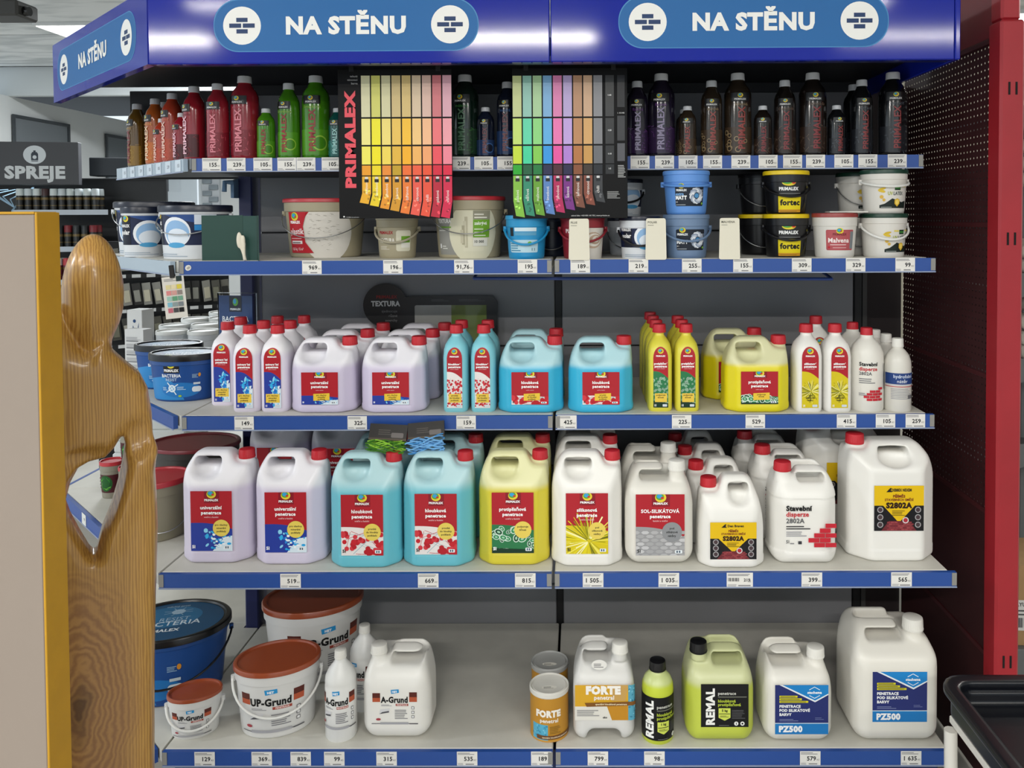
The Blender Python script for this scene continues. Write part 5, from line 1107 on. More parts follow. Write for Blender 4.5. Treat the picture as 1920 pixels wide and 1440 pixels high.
# corner wing: navy and white tubs
def wing_tub(px, Y, rx, ry, H, z, label, pr, rz, name='paint_tub', body=pw, lid=pl_, **kw):
    X = onY(px, 480, Y).x; o = make_bucket(name, label, rx, ry, H, body, lid, pr=pr, taper=.88, **kw); o.location = (X, Y, z); o.rotation_euler = (0, 0, rz); return o
def polar_big(s):
    q = polar(); q.items = [([[(x * s, y * s) for x, y in p] for p in L], c) for L, c in q.items]
    q.rect(.062 * s, .075 * s, .11 * s, .10 * s, '#cfd8e4').rect(.062 * s, .062 * s, .11 * s, .074 * s, '#2a86c8'); return q
wing_tub(270, -.22, .060, .055, .150, ZS[2], 'narrow navy and white tub on the corner shelf', polar_big(1.2), .35, drop=.4, bail=None, lidh=.02, rim=.006)
wing_tub(368, -.34, .104, .08, .152, ZS[2], 'wide navy and white tub beside the dark green board', polar_big(1.3), -.2, drop=.35, lidh=.02, rim=.006, bail_side=.1, turn=-.35)
wing_tub(292, -.085, .115, .075, .168, ZS[2], 'wide navy and white tub at the rear of the corner shelf', polar_big(1.4), .3, drop=.4, lidh=.02, rim=.006, turn=-.9)
# hanging colour card on the shelf corner
t = thing('color_card', 'small white card of coloured squares hanging from the shelf corner', 'card', (-1.012, -D[2] - .012, ZS[2] - .04)); t.rotation_euler = (0, math.radians(-5), .25)
B().box(-.027, .027, 0, .0012, -.112, 0).obj('card', mat('card_white', '#dad7d0', .6), t); q = Print(); q.micro(-.022, -.012, .01, -.004, 2, '#8a8a8a').rect(.008, -.014, .022, .0, '#2a3a3a')
for r in range(5):
    for c in range(3): q.rect(-.019 + c * .0135, -.034 - r * .0155, -.007 + c * .0135, -.022 - r * .0155, (('#d9cf9c', '#e0d5ae', '#d8c84a'), ('#d88a8a', '#cf9a94', '#8f8580'), ('#9cc4b8', '#5f9a78', '#6fa08a'), ('#7fb8cc', '#8a9a9c', '#7a8288'), ('#c06a7a', '#4a4a4e', '#1a1a1c'))[r][c])
q.build('print', flat(-.0003), t, PAPER); B().bbox(-.006, .006, -.004, .004, -.004, .03, .001).obj('clip', black_m, t)
# ---- display board on the third shelf
p0 = onY(747, 600, -.03); t = thing('display_board', 'black display board with a round head and grey and olive swatches', 'board', (p0.x, -.035, ZS[3]))
pts = []
cxr, czr, rr = -.042, .245, .072
for i in range(30):
    a = PI * .12 + (2 * PI - PI * .62) * i / 29; pts.append((cxr + rr * math.cos(a), czr + rr * math.sin(a)))
pts += [(-.02, .0), (.30, .0), (.325, .02), (.325, .255), (.31, .275), (.05, .275)]
B().prismy(pts, 0, .006).obj('board', mat('board_black', '#121214', .35), t)
q = Print(); q.rrect(.055, .04, .29, .245, .006, '#a7a7a2').rect(.175, .04, .29, .245, '#6d7d3c'); q.text('PRIMALEX', -.036, .268, .010, '#8a2a2c', 'c', .04, fit=.075).text('TEXTURA', -.04, .243, .016, '#d6d6d4', 'c', .05, fit=.095)
for i, s_ in enumerate(('sjednocuje', 'různé', 'povrchy')): q.text(s_, -.002, .222 - .015 * i, .0085, '#8f8f90', 'r', .0)
q.micro(.11, .258, .17, .266, 2, '#4a4a4c').micro(.2, .258, .29, .266, 2, '#4a4a4c').build('print', flat(-.0005), t, GLOSSY)
# ---- tubs on the corner of the third shelf
def bacteria(s):
    q = Print(); q.rect(-.16 * s, .006 * s, .16 * s, .112 * s, '#1d4a8e').poly([(-.16 * s, .006 * s), (.0, .006 * s), (-.02 * s, .05 * s), (-.06 * s, .075 * s), (-.16 * s, .06 * s)], '#2f86c8').ell(-.01 * s, .035 * s, .06 * s, .022 * s, '#2476bd', 20)
    q.rect(-.058 * s, .085 * s, -.012 * s, .118 * s, '#111318'); logo(q, -.035 * s, .108 * s, .009 * s); q.text('PRIMALEX', -.035 * s, .089 * s, .0075 * s, '#f2f2f2', 'c', .04, fit=.042 * s).text('BACTERIA', -.036 * s, .073 * s, .009 * s, '#e9eff5', 'c', .03, fit=.056 * s).text('RESIST', -.036 * s, .062 * s, .008 * s, '#b9d2ea', 'c', .01, fit=.042 * s)
    q.ell(-.035 * s, .040 * s, .011 * s, .011 * s, '#e2eef6', 16).ell(-.035 * s, .040 * s, .007 * s, .007 * s, '#7fb4dc', 12)
    for a in (.6, 2.2, 3.7, 5.3): q.line(-.035 * s, .04 * s, (-.035 + .022 * math.cos(a)) * s, (.04 + .022 * math.sin(a)) * s, .003 * s, '#dcebf5')
    q.micro(-.064 * s, .035 * s, -.048 * s, .046 * s, 3, '#b8d6ec').micro(-.02 * s, .036 * s, .006 * s, .047 * s, 3, '#b8d6ec').rrect(.022 * s, .028 * s, .05 * s, .044 * s, .007 * s, '#dfe8ee').rect(.026 * s, .05 * s, .046 * s, .056 * s, '#c8d4dc').micro(.022 * s, .07 * s, .04 * s, .082 * s, 4, '#9fc0dc').ell(.043 * s, .078 * s, .004 * s, .006 * s, '#d8902c', 10).ell(-.012 * s, .018 * s, .005 * s, .003 * s, '#a8c83c', 10)
    return q
blackp = mat('tub_black_rim', '#0f1013', .28); bluep = mat('tub_blue', '#1c4a8c', .35)
def lidart(rx, ry, s=1.0):
    q = Print(); q.ell(0, 0, rx * .9, ry * .9, '#1d4e74', 40).ell(-rx * .1, ry * .2, rx * .6, ry * .5, '#2a6c98', 30).text('BACTERIA', 0, -ry * .22, ry * .2, '#cfdce6', 'c', .01, fit=rx * 1.1).text('RESIST', rx * .05, .0, ry * .16, '#9fb8cc', 'c', .0, fit=rx * .8).text('PRIMALEX', -rx * .1, -ry * .5, ry * .12, '#e6ecf0', 'c', .03, fit=rx * .7).ell(rx * .05, ry * .42, rx * .12, ry * .12, '#a9c4d8', 14)
    for a in (.4, 1.2, 2.0, 2.9): q.line(rx * .05 - rx * .26 * math.cos(a), ry * .42 - ry * .2 * math.sin(a), rx * .05 + rx * .26 * math.cos(a), ry * .42 + ry * .2 * math.sin(a), .002, '#9fbcd2')
    q.ell(-rx * .25, -ry * .66, rx * .13, ry * .06, '#8fb03c', 12).text('odolný proti', 0, ry * .66, ry * .07, '#b8ccd8', 'c', .0, fit=rx * .6); return q
def btub(px, Y, rx, ry, H, z, label, s, rz, turn=0.0, bail=None):
    o = make_bucket('paint_tub', label, rx, ry, H, bluep, blackp, pr=bacteria(s), taper=.86, lidh=.02, rim=.012, lidprint=lidart(rx, ry), turn=turn, bail=bail, bailm=cap_black, drop=.5, group='black-lidded blue tubs'); o.location = (onY(px, 700, Y).x, Y, z); o.rotation_euler = (0, 0, rz); return o
btub(347, -.285, .098, .075, .138, ZS[3], 'blue oval tub with black lid next to the white bottles', 1.0, .0, .32)
btub(318, -.115, .100, .07, .138, ZS[3], 'blue oval tub with black lid behind the other tub', 1.0, .1, .25)
btub(312, -.365, .158, .128, .195, ZS[5], 'huge blue oval bucket with black lid on the lowest corner shelf', 1.45, .22, -.1, 'plastic')
t = thing('sign_card', 'upright blue card with white lettering on a wire stand by the upright', 'sign', (onY(442, 600, -.20).x, -.20, ZS[3])); t.rotation_euler = (0, 0, -.12)
B().bbox(-.055, .055, 0, .003, .02, .295, .001).obj('card', mat('card_blue', '#1d3f72', .4), t)
q = Print(); q.rect(-.02, .245, .02, .293, '#101a2a').ell(0, .275, .009, .012, '#5aa63c').ell(-.002, .277, .005, .008, '#3aa0d8').text('PRIMALEX', 0, .25, .006, '#e8eef4', 'c', .03, fit=.034).text('BACTERIA', 0, .215, .016, '#e2e8ee', 'c', .02, fit=.086).text('RESIST', 0, .192, .015, '#c4d2e0', 'c', .0, fit=.066); q.build('print', flat(-.0002), t, GLOSSY)
B().tube([(-.06, .006, .0), (-.06, .006, .302), (.066, .006, .302), (.066, .006, 0)], .0025).obj('wire_frame', mat('wire_steel', '#7d8790', .35, metal=.6), t, True)
# ---- corner of the fourth shelf
o = make_bucket('paint_bucket', 'beige bucket with shiny red lid on the fourth corner shelf', .092, .085, .168, mat('pail_taupe', '#8f8a76', .4), redlid, taper=.9, rim=.026, drop=.55, lidh=.016); o.location = (onY(292, 950, -.395).x, -.395, ZS[4]); o.rotation_euler = (0, 0, .7)
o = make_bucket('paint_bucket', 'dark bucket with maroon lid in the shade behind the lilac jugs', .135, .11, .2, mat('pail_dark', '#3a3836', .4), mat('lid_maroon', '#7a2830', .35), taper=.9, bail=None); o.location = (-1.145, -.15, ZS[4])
def jar(label, loc, rz):
    q = Print((-.06, 0, .06, .1)); q.rect(-.06, .02, .06, .078, '#4a1a22').ell(.012, .05, .022, .026, '#1d5a26', 20); R = random.Random(6)
    for i in range(22): a = R.uniform(0, 6.28); x, y = .012 + .014 * math.cos(a), .05 + .016 * math.sin(a); q.line(x, y, x + .012 * math.cos(a + 1.5), y + .012 * math.sin(a + 1.5), .0012, R.choice(['#3f9a3a', '#7ac84a', '#144a1c']))
    q.micro(-.03, .03, -.012, .07, 4, '#c8b0b0'); o = make_bucket('lidded_jar', label, .036, .036, .118, mat('jar_grey', '#8d8a7c', .4), redlid, pr=q, taper=.84, bail=None, rim=.018, lidh=.012, group='red-lidded jars'); o.location = loc; o.rotation_euler = (0, 0, rz)
jar('red-lidded jar standing alone at the left, green label', (-1.45, -.075, ZS[4]), -.5); jar('red-lidded jar under another jar', (-1.355, -.135, ZS[4]), -.5); jar('red-lidded jar stacked on top of another jar', (-1.352, -.13, ZS[4] + .1182), -.3)
for i in range(4): tag(B().bbox(-.13, .13, -.1, .1, 0, .042, .006).obj('flat_carton', mat('carton_white', '#cfd3d2', .6), loc=(-1.515 + .006 * i, .36, ZS[4] + .0422 * i)), 'flat white carton, %s of the stack behind the jars' % ('lowest', 'second', 'third', 'topmost')[i], 'carton', 'flat white cartons')
# ---- white tubs and cartons behind the corner
wt = make_bucket('white_tub', 'x', .052, .052, .138, mat('tub_white', '#c9ced2', .4), mat('tub_lid_white', '#d9dcda', .4), taper=.9, bail=None, rim=.02, lidh=.014, group='white tubs behind the corner')
for i, (x, y) in enumerate(((-1.375, .18), (-1.262, .18), (-1.445, .34), (-1.335, .36), (-1.46, .54), (-1.36, .56), (-1.45, .76), (-1.34, .78))):
    put(wt, (x, y, ZS[3]), 0, 'white lidded tub behind the blue tubs, %s row, %s' % (('first', 'second', 'third', 'farthest')[i // 2], ('outer', 'inner')[i % 2]))
def carton(label, x, y, w, d, h, art_, rz):
    t = thing('carton', label, 'carton', (x, y, ZS[3])); t.rotation_euler = (0, 0, rz); B().bbox(-w / 2, w / 2, -d / 2, d / 2, 0, h, .001).obj('box', mat('carton_print_white', '#c6c8c8', .5), t); q = Print()
    if art_: q.poly([(-w * .3, h * .45), (-w * .1, h * .75), (w * .1, h * .6), (w * .3, h * .8), (w * .2, h * .5), (0, h * .42)], '#23406a').ell(0, h * .82, w * .1, w * .1, '#23406a')
    else:
        for i in range(5): q.rect(-w * .4, h * (.2 + .14 * i), w * (.3 - .06 * (i % 3)), h * (.215 + .14 * i), '#4a4c52').micro(-w * .4, h * (.23 + .14 * i), w * .4, h * (.3 + .14 * i), 3, '#9a9ca0')
    q.build('print', flat(-d / 2), t, PAPER)
carton('white carton printed with grey text lines beside the blue tubs', -1.405, .015, .075, .04, .165, False, -.25); carton('white carton with a dark blue figure behind the text carton', -1.475, .16, .06, .06, .215, True, -.2)

# ================================================================== FOREGROUND: BOARD AND SCULPTURE
yel = mat('board_yellow', '#c08f16', .5, noise=.05, nscale=20); bei = mat('board_beige', '#8f8379', .7, noise=.02, nscale=5)
Yb = CAM.y + 1.2; xr = onY(74, 800, Yb).x; zt = onY(40, 402, Yb).z
t = thing('display_stand', 'beige display panel with a yellow edge in the left foreground', 'panel', (xr, Yb, 0))
B().bbox(-.6, 0, 0, .046, 0, zt, .0015).obj('panel', bei, t)
B().bbox(.0005, .004, -.001, .052, 0, zt + .003, .0008).obj('edge_band', yel, t); B().bbox(-.6, 0, -.001, .052, zt + .0003, zt + .004, .0008).obj('top_band', yel, t)
def wood():
    M = mat('carved_wood', '#b98a42', .32, coat=.35); nt = M.node_tree; b = nt.nodes['Principled BSDF']
    tc = nt.nodes.new('ShaderNodeTexCoord'); mp = nt.nodes.new('ShaderNodeMapping'); mp.inputs['Scale'].default_value = (1, .6, .07)
    n0 = nt.nodes.new('ShaderNodeTexNoise'); n0.inputs['Scale'].default_value = 9; n0.inputs['Detail'].default_value = 3
    # swirl of the grain round a knot
    vm = nt.nodes.new('ShaderNodeVectorMath'); vm.operation = 'DISTANCE'; vm.inputs[1].default_value = (-.035, -.05, .46)
    mk = nt.nodes.new('ShaderNodeMapping'); mk.inputs['Scale'].default_value = (1.7, .2, .62); mk.inputs['Location'].default_value = (-.035 * -.7, 0, 0)
    nt.links.new(tc.outputs['Object'], mp.inputs[0]); nt.links.new(mp.outputs[0], n0.inputs[0])
    ad = nt.nodes.new('ShaderNodeMixRGB'); ad.blend_type = 'ADD'; ad.inputs[0].default_value = .035; nt.links.new(mp.outputs[0], ad.inputs[1]); nt.links.new(n0.outputs['Color'], ad.inputs[2])
    wv = nt.nodes.new('ShaderNodeTexWave'); wv.bands_direction = 'X'; wv.inputs['Scale'].default_value = 62; wv.inputs['Distortion'].default_value = 5.0; wv.inputs['Detail'].default_value = 3; wv.inputs['Detail Scale'].default_value = 2.0
    nt.links.new(ad.outputs[0], wv.inputs[0])
    r = nt.nodes.new('ShaderNodeValToRGB'); r.color_ramp.elements[0].color = lin('#a67837'); r.color_ramp.elements[1].color = lin('#c3964b'); r.color_ramp.elements[0].position = .15; r.color_ramp.elements[1].position = .8
    nt.links.new(wv.outputs['Fac'], r.inputs[0])
    # lower half: knot with rings
    nt.links.new(tc.outputs['Object'], mk.inputs[0])
    vd = nt.nodes.new('ShaderNodeVectorMath'); vd.operation = 'DISTANCE'; vd.inputs[1].default_value = (-.035 * 1.7 + .0245 * 1.0, -.01, .50 * .62)
    nt.links.new(mk.outputs[0], vd.inputs[0])
    n1 = nt.nodes.new('ShaderNodeTexNoise'); n1.inputs['Scale'].default_value = 14; n1.inputs['Detail'].default_value = 4; nt.links.new(tc.outputs['Object'], n1.inputs[0])
    m1 = nt.nodes.new('ShaderNodeMath'); m1.operation = 'MULTIPLY_ADD'; m1.inputs[1].default_value = .085; nt.links.new(n1.outputs['Fac'], m1.inputs[0]); nt.links.new(vd.outputs['Value'], m1.inputs[2])
    m2 = nt.nodes.new('ShaderNodeMath'); m2.operation = 'SINE'; m3 = nt.nodes.new('ShaderNodeMath'); m3.operation = 'MULTIPLY'; m3.inputs[1].default_value = 420; nt.links.new(m1.outputs[0], m3.inputs[0]); nt.links.new(m3.outputs[0], m2.inputs[0])
    m4 = nt.nodes.new('ShaderNodeMapRange'); m4.inputs['From Min'].default_value = -1; nt.links.new(m2.outputs[0], m4.inputs['Value'])
    rk = nt.nodes.new('ShaderNodeValToRGB'); rk.color_ramp.elements[0].color = lin('#93663a'); rk.color_ramp.elements[1].color = lin('#b08248'); nt.links.new(m4.outputs['Result'], rk.inputs[0])
    core = nt.nodes.new('ShaderNodeValToRGB'); core.color_ramp.elements[0].color = lin('#3c2a1c'); core.color_ramp.elements[1].color = (1, 1, 1, 1); core.color_ramp.elements[0].position = .035; core.color_ramp.elements[1].position = .09; nt.links.new(m1.outputs[0], core.inputs[0])
    mu = nt.nodes.new('ShaderNodeMixRGB'); mu.blend_type = 'MULTIPLY'; mu.inputs[0].default_value = 1; nt.links.new(rk.outputs[0], mu.inputs[1]); nt.links.new(core.outputs[0], mu.inputs[2])
    fr_ = nt.nodes.new('ShaderNodeMapRange'); fr_.interpolation_type = 'SMOOTHSTEP'; fr_.inputs['From Min'].default_value = .15; fr_.inputs['From Max'].default_value = .25; nt.links.new(m1.outputs[0], fr_.inputs['Value'])
    mx = nt.nodes.new('ShaderNodeMixRGB'); nt.links.new(fr_.outputs['Result'], mx.inputs[0]); nt.links.new(mu.outputs[0], mx.inputs[1]); nt.links.new(r.outputs[0], mx.inputs[2]); nt.links.new(mx.outputs[0], b.inputs['Base Color'])
    return M
SY = CAM.y + 1.55; sp_ = 1.55 / F_PX * .862; sx0 = onY(180, 900, SY).x; sz0 = onY(180, 1440, SY).z - .36
def P2(px, py): return ((px - 180) * sp_, onY(180, py, SY).z - sz0)
BODY = [P2(*q) for q in ((152, 648), (170, 655), (206, 628), (214, 655), (240, 680), (268, 704), (284, 735), (291, 780), (293, 840), (297, 920), (299, 1000), (292, 1130), (287, 1260), (283, 1440), (281, 1790), (40, 1790), (20, 1200), (20, 800), (40, 640), (70, 585), (100, 568), (122, 585), (138, 620))]
HOLE = [P2(*q) for q in ((125, 930), (136, 893), (150, 870), (168, 862), (200, 858), (218, 842), (231, 823), (234, 835), (229, 868), (219, 908), (205, 950), (186, 990), (174, 1030), (168, 1024), (150, 990), (133, 955))]
hc = P2(182, 545)
def sculpt(x, y, z):
    b2 = polysdf(x, z, BODY); d_ = smax(b2, np.abs(y) - .05, .04)
    hx, hz = x - hc[0], z - hc[1]; tl = hx - hz * .02
    hd = (np.sqrt((tl / (.052 - hz * .045)) ** 2 + (y / .058) ** 2 + (hz / .108) ** 2) - 1) * .055
    nk = np.sqrt((x - P2(184, 600)[0]) ** 2 + (y / 1.1) ** 2) - .024; nk = smax(nk, np.abs(z - P2(180, 650)[1]) - .045, .02)
    d_ = smin(d_, smin(hd, nk, .015), .009)
    a = P2(272, 850); b_ = P2(196, 1010); ex, ez = b_[0] - a[0], b_[1] - a[1]; t_ = np.clip(((x - a[0]) * ex + (z - a[1]) * ez) / (ex * ex + ez * ez), 0, 1)
    arm = np.sqrt((x - a[0] - ex * t_) ** 2 + (z - a[1] - ez * t_) ** 2 + ((y + .036)) ** 2) - .020; d_ = smin(d_, arm, .025)
    rc = P2(262, 822); rec = np.sqrt(((x - rc[0]) / .030) ** 2 + ((y + .054) / .026) ** 2 + ((z - rc[1]) / .034) ** 2) - 1; d_ = smax(d_, -rec * .028, .02)
    lo_ = P2(165, 848); rec = np.sqrt(((x - lo_[0]) / .05) ** 2 + ((y + .056) / .026) ** 2 + ((z - lo_[1]) / .02) ** 2) - 1; d_ = smax(d_, -rec * .022, .02)
    h2 = polysdf(x, z, HOLE); d_ = smax(d_, -(h2 - .003 - np.maximum(np.abs(y) - .02, 0) * .3), .012)
    return smax(d_, -z, .01)
sm = sdfmesh('wood_sculpture', sculpt, (-.17, -.075, 0), (.13, .075, hc[1] + .12), .0046)
so = newobj('wood_sculpture', sm, wood(), None, (sx0, SY, sz0), .53); tag(so, 'carved wooden figure with a smooth oval head and heart-shaped opening', 'sculpture')
tag(B().bbox(sx0 - .17, sx0 + .13, SY - .11, SY + .13, 0, sz0 - .0005, .006).obj('plinth_block', mat('plinth_grey', '#6a6864', .6)), 'grey block under the wooden figure', 'plinth')

# ================================================================== LEFT BACKGROUND
def lightpanel(label, x0, x1, y0, y1):
    t = thing('ceiling_light', label, 'light', (0, 0, 0)); B().box(x0, x1, y0, y1, CEIL - .03, CEIL - .006).obj('housing', mat('lamp_housing', '#d8dadb', .5), t); B().box(x0 + .02, x1 - .02, y0 + .02, y1 - .02, CEIL - .034, CEIL - .0302).obj('diffuser', mat('lamp_diffuser', '#ffffff', .5, emit='#fdfcf6', estr=6), t)
lightpanel('bright flat ceiling light behind the blue canopy, left', -3.98, -2.78, 3.38, 3.80); lightpanel('bright flat ceiling light seen past the red post', 3.22, 4.4, 3.2, 3.55)
t = thing('projector', 'dark grey projector hanging from the ceiling', 'projector', (onY(22, 22, 2.3).x, 2.3, onY(22, 24, 2.3).z)); gm_ = mat('projector_grey', '#3b3a38', .5)
B().bbox(-.14, .10, -.1, .1, -.04, .055, .012).obj('housing', gm_, t); B().loft([(-.005, .03, .03), (.03, .028, .028)], 20).obj('lens', mat('lens_black', '#0b0b0c', .15), t, True); t.children[1].rotation_euler = (0, PI / 2, 0); t.children[1].location = (.10, -.03, .0)
B().tube([(-.02, 0, .055), (-.02, 0, CEIL - .006 - t.location.z)], .018).obj('mount', gm_, t, True)
YS = 3.3
t = thing('spray_rack', 'dark spray paint display with sign board and slanted trays', 'display', (onY(70, 400, YS).x, YS, 0)); t.rotation_euler = (0, 0, .16)
dk = mat('display_black', '#14171b', .5)
B().bbox(-.75, .80, .30, .34, 0, 1.85, .004).obj('back_panel', dk, t); B().bbox(.30, .80, .15, .30, 1.86, 2.0, .004).obj('canopy_box', mat('display_navy', '#1a232c', .5), t); B().bbox(-.75, .295, -.02, .04, 1.785, 2.10, .004).obj('sign_box', mat('display_grey', '#3a3b3f', .5), t)
q = Print(); q.text('SPREJE', .0, .05, .085, '#d0d4d6', 'c', .05, exact=.41).ell(0, .22, .077, .068, '#d0d6da', 30).rrect(-.024, .172, .024, .232, .006, '#26303c').rect(-.018, .232, .018, .24, '#26303c').rect(-.008, .24, .008, .252, '#26303c').ell(0, .203, .014, .014, '#d0d6da', 14).rect(-.024, .178, .024, .181, '#d0d6da'); q.build('lettering', lambda x, y, o: (x, -.0205 - o, 1.785 + y), t)
bl = mat('tray_blue', '#8fb0c8', .4)
TR = [(1.60, -.02), (1.33, -.07), (1.09, -.10), (.85, -.12)]
for z, y in TR:
    B().box(-.14, .50, y - .02, y + .26, z - .008, z).obj('tray', dk, t); B().box(-.14, .50, y - .024, y - .0205, z - .036, z + .002).obj('price_strip', mat('strip_white', '#b9c2cc', .5), t)
B().prismx([(-.03, 1.56), (-.03, 1.60), (.28, 1.78), (.28, 1.74)], -.16, -.145).obj('tray_side', bl, t)
for i in range(4): B().tube([(-.17 - .05 * i, .26, 1.76), (-.17 - .05 * i, -.02, 1.68 + .02 * i), (-.14, -.03, 1.62)], .004, 6).obj('wire', bl, t, True)
M_ = Matrix.Translation(t.location) @ Matrix.Rotation(.16, 4, 'Z')
CANS = {}; ORD = ['first', 'second', 'third', 'fourth', 'fifth', 'sixth', 'seventh', 'eighth', 'ninth', 'tenth', 'eleventh', 'twelfth', 'thirteenth', 'fourteenth', 'fifteenth']
def can(kind, capc, bodyc, label, group):
    k = (kind, capc, bodyc)
    c = thing('spray_can', label, 'can', group=group)
    if k not in CANS:
        a = B().loft([(0, .026, .026), (.105, .026, .026), (.115, .023, .023)], 14).mesh('body', True, 30); a.materials.append(mat('can_' + bodyc.strip('#'), bodyc, .35))
        b_ = B().loft([(.106, .0265, .0265), (.15, .0255, .0255), (.157, .022, .022)], 14).mesh('cap', True, 30); b_.materials.append(mat('can_cap_' + capc.strip('#'), capc, .4))
        l_ = B().loft([(.03, .0263, .0263), (.036, .0263, .0263)], 14, caps=False).loft([(.075, .0263, .0263), (.092, .0263, .0263)], 14, caps=False).mesh('label', True, 30); l_.materials.append(mat('can_gold', '#6d5a30', .4)); CANS[k] = (a, b_, l_)
    for n_, me in zip(('body', 'cap', 'label'), CANS[k]): newobj(n_, me, None, c)
    return c
for r, (z, y) in enumerate(TR):
    for row in range(2):
        for i in range(10):
            if r == 0 and row == 1 and i in (3, 6, 8): continue
            if r >= 1 and i < 2: continue
            cp = (['#c9d2d2', '#c3ccd0'] + (['#c9d2d2'] if i != 3 else ['#3a1c1c']))[2 if i == 3 else i % 2] if r == 0 else (('#7a2028', '#20262a', '#1c2226')[i % 3] if r == 1 else (('#b8343c', '#c8ccc8')[i % 2] if r == 2 else '#8a8f8a'))
            c = can('s', cp, ('#16181a', '#15181a', '#6a2a3a', '#7a6a4a')[r], 'small spray can, %s from left, %s row of the %s tray' % (ORD[i], ('front', 'rear')[row], ('top', 'second', 'third', 'lowest')[r]), 'spray cans on the %s tray' % ('top', 'second', 'third', 'lowest')[r])
            c.location = M_ @ Vector((-.11 + .057 * i + .01 * row, y + .012 + .06 * row, z + .0005))
# blister packs hanging behind the corner
YR = 2.1; xr0 = onY(312, 560, YR).x
t = thing('blister_rack', 'black hanging rack behind the corner, with rows of price strips', 'rack', (xr0, YR, 0)); t.rotation_euler = (0, 0, .55)
B().bbox(-.36, .36, .1, .13, 0, 1.40, .004).obj('back_panel', dk, t)
MR = Matrix.Translation(t.location) @ Matrix.Rotation(.55, 4, 'Z'); R = random.Random(8)
pk = []
for i, c in enumerate(('#2c2c2c', '#77766e', '#3a3a36', '#9a9a94', '#54534c')):
    b_ = B().bbox(-.022, .022, -.003, .003, -.13, 0, .001).mesh('pack'); b_.materials.append(mat('pack_%d' % i, c, .4)); w_ = B().bbox(-.016, .016, -.012, -.003, -.11, -.04, .002).mesh('blister'); w_.materials.append(mat('blister_%d' % i, ('#8f9088', '#2a2a2a', '#a8a49a', '#c8c4b0', '#7a7a6a')[i], .2)); pk.append((b_, w_))
for r in range(3):
    zz = 1.36 - .20 * r
    B().box(-.34, .34, -.06, -.055, zz - .168, zz - .145).obj('price_strip', dk, t)
    for i in range(9): B().box(-.33 + .075 * i, -.285 + .075 * i, -.063, -.0605, zz - .166, zz - .147).obj('price_tag', mat('tag_white', '#d0d3d4', .6), t)
    for i in range(13):
        c = thing('blister_pack', 'narrow blister pack, %s from left in the %s row of the black rack' % (ORD[i], ('top', 'middle', 'bottom')[r]), 'pack', group='blister packs, %s row' % ('top', 'middle', 'bottom')[r]); a, b_ = pk[R.randrange(5)]
        newobj('card', a, None, c); newobj('blister', b_, None, c); c.location = MR @ Vector((-.32 + .053 * i, -.02 + R.uniform(-.02, .02), zz)); c.rotation_euler = (R.uniform(.1, .2), R.uniform(-.15, .0), .55 + R.uniform(-.2, .15))
# ================================================================== RIGHT BACKGROUND
struct(B().box(1.6, 6, 3.9, 4.0, 0, CEIL).obj('wall_far', mat('wall_cream', '#b5b0a0', .85)))
t = thing('wire_rack', 'grey shop rack with wire fronts seen past the red post', 'rack', (0, 0, 0)); gk = mat('rack_grey', '#6d7070', .5); XR, YQ = 1.80, .42
B().bbox(XR + .12, XR + .16, YQ + .30, YQ + .34, 0, 1.95, .003).obj('upright', gk, t); B().bbox(XR - .3, XR + .9, YQ + .36, YQ + .38, 0, 1.72, .003).obj('back_panel', mat('rack_dark', '#1b1c1d', .7), t)
for py in (225, 540, 700, 860):
    z = onY(1900, py, YQ).z; B().prismy([(XR - .10, z - .06), (XR + .10, z + .02), (XR + .10, z + .07), (XR - .10, z + .05)], YQ, YQ + .004).obj('bracket', gk, t); B().box(XR - .2, XR + .8, YQ + .01, YQ + .35, z - .012, z).obj('tray', gk, t)
for px in (1912,):
    for a, b_ in ((130, 190), (255, 350), (445, 510), (580, 668)):
        p = onY(px, a, YQ - .02); q_ = onY(px, b_, YQ - .02); B().tube([p, q_], .006, 6).obj('wire', gk, t, True)
rm = mat('roll_cream', '#b9b0a4', .8)
for ir, (px, py) in enumerate(((1903, 152), (1903, 178), (1902, 276), (1902, 308), (1902, 338), (1900, 470), (1900, 498), (1898, 600), (1898, 630), (1898, 655), (1927, 460), (1927, 500), (1927, 570), (1927, 600), (1927, 632))):
    p = onY(px, py, YQ + .13); o = B().loft([(-.07, .024, .024), (-.066, .027, .027), (.066, .027, .027), (.07, .024, .024)], 18).loft([(-.071, .012, .012), (-.0705, .012, .012)], 12).obj('roller_sleeve', rm, None, True, 35, loc=p); o.rotation_euler = (PI / 2, 0, .3); tag(o, 'cream paint roller sleeve on the grey rack, %s from the top in the %s column' % (ORD[ir % 10], 'nearer' if ir < 10 else 'outer'), 'roller', 'roller sleeves on the grey rack')
p = onY(1878, 1200, -.08); t = thing('cardboard_box', 'brown cardboard box with a barcode label at the right edge', 'box', (p.x + .15, .04, onY(1900, 1212, -.08).z)); t.rotation_euler = (0, 0, -.05); hbx = onY(1880, 1062, -.08).z - t.location.z
B().bbox(-.15, .15, -.12, .12, 0, hbx, .002).obj('box', mat('cardboard', '#a8865c', .8, noise=.05, nscale=30), t)
q = Print(); q.rect(-.12, .05, .0, .15, '#d9d8d4').text('POLYURETAN', -.115, .13, .012, '#2a2a2a', 'l', .03, fit=.1).micro(-.115, .1, -.02, .125, 2, '#5a5a5a')
for i in range(16): q.rect(-.112 + i * .006, .06, -.112 + i * .006 + (.004 if i % 3 else .002), .092, '#3a3a40')
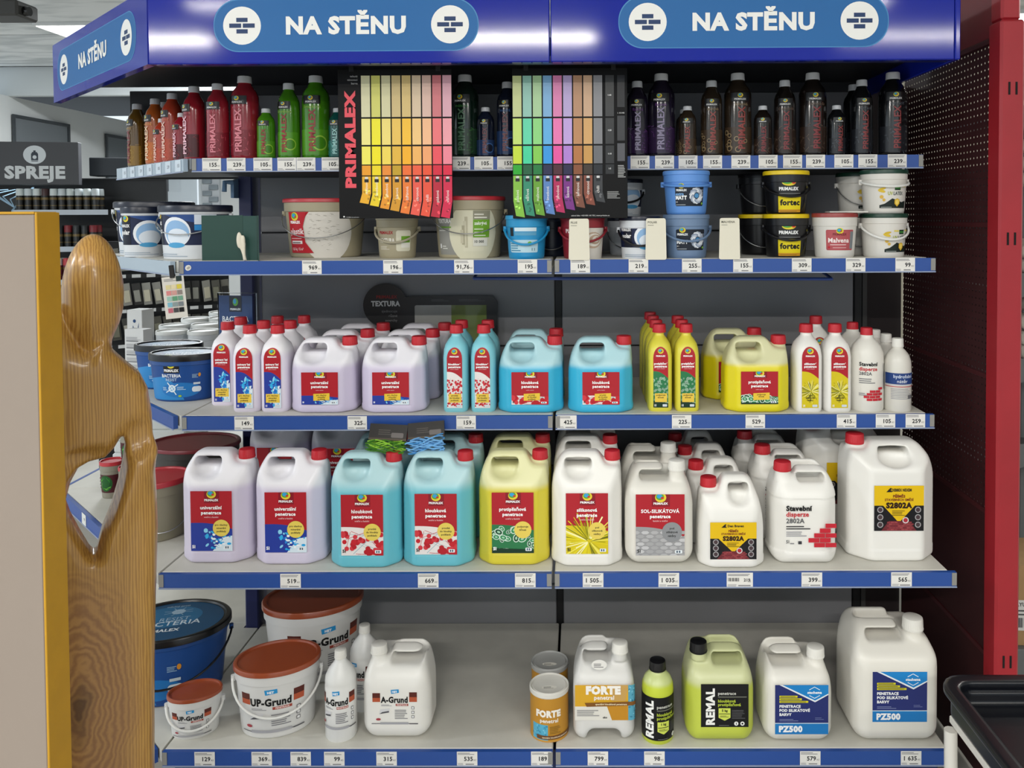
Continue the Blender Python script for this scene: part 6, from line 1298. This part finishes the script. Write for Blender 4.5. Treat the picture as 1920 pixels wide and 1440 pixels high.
q.build('label', flat(-.12), t, PAPER); tag(B().bbox(p.x - .05, p.x + .6, -.1, .3, 0, t.location.z - .0005, .004).obj('low_platform', gk), 'grey low platform under the cardboard box', 'platform')
# trolley with a dark crate
ZT = .62; p = onZ(1752, 1264, ZT); x0, y1 = p.x, p.y
t = thing('plastic_crate', 'shallow black plastic crate on the white trolley', 'crate', (x0 + .25, y1 - .3, ZT - .06)); cm_ = mat('crate_black', '#0d0f16', .3)
def crate(x, y, z):
    o_ = rbox(x, y, z, (0, 0, .03), (.25, .3, .03), .02); o_ = np.minimum(smax(rbox2(x, y, (0, 0), (.235, .285), .03), np.abs(z - .02) - .02, .004), smax(rbox2(x, y, (0, 0), (.25, .3), .05), np.abs(z - .052) - .008, .004))
    return smax(o_, -smax(rbox2(x, y, (0, 0), (.222, .272), .03), .016 - z, .004), .004)
newobj('tray', sdfmesh('tray', crate, (-.25, -.3, 0), (.25, .3, .06), .006), cm_, t)
for i in range(3): B().bbox(-.19 + .13 * i, -.09 + .13 * i, .285, .289, .02, .032, .001).obj('grip_slot', mat('crate_blue', '#1d2a4a', .4), t)
t = thing('trolley', 'white steel trolley in the lower right corner', 'trolley', (x0 + .25, y1 - .3, 0)); tw = mat('trolley_white', '#d5d2cb', .4)
B().bbox(-.284, -.238, -.31, .325, ZT - .105, ZT - .0605, .008).bbox(.238, .284, -.31, .325, ZT - .105, ZT - .0605, .008).bbox(-.238, .238, .268, .325, ZT - .105, ZT - .0605, .008).obj('top_frame', tw, t)
B().bbox(-.236, .236, -.31, .266, ZT - .075, ZT - .0605, .002).obj('deck', tw, t)
for sx in (-1, 1):
    for sy in (-.27, .25): B().tube([(sx * .24, sy, ZT - .08), (sx * .235, sy, .06)], .012, 10).obj('leg', tw, t, True)
    for sy in (-.27, .25): B().loft([(-.012, .03, .03), (.012, .03, .03)], 16).obj('caster', black_m, t, True); t.children[-1].rotation_euler = (0, PI / 2, 0); t.children[-1].location = (sx * .235, sy, .031)
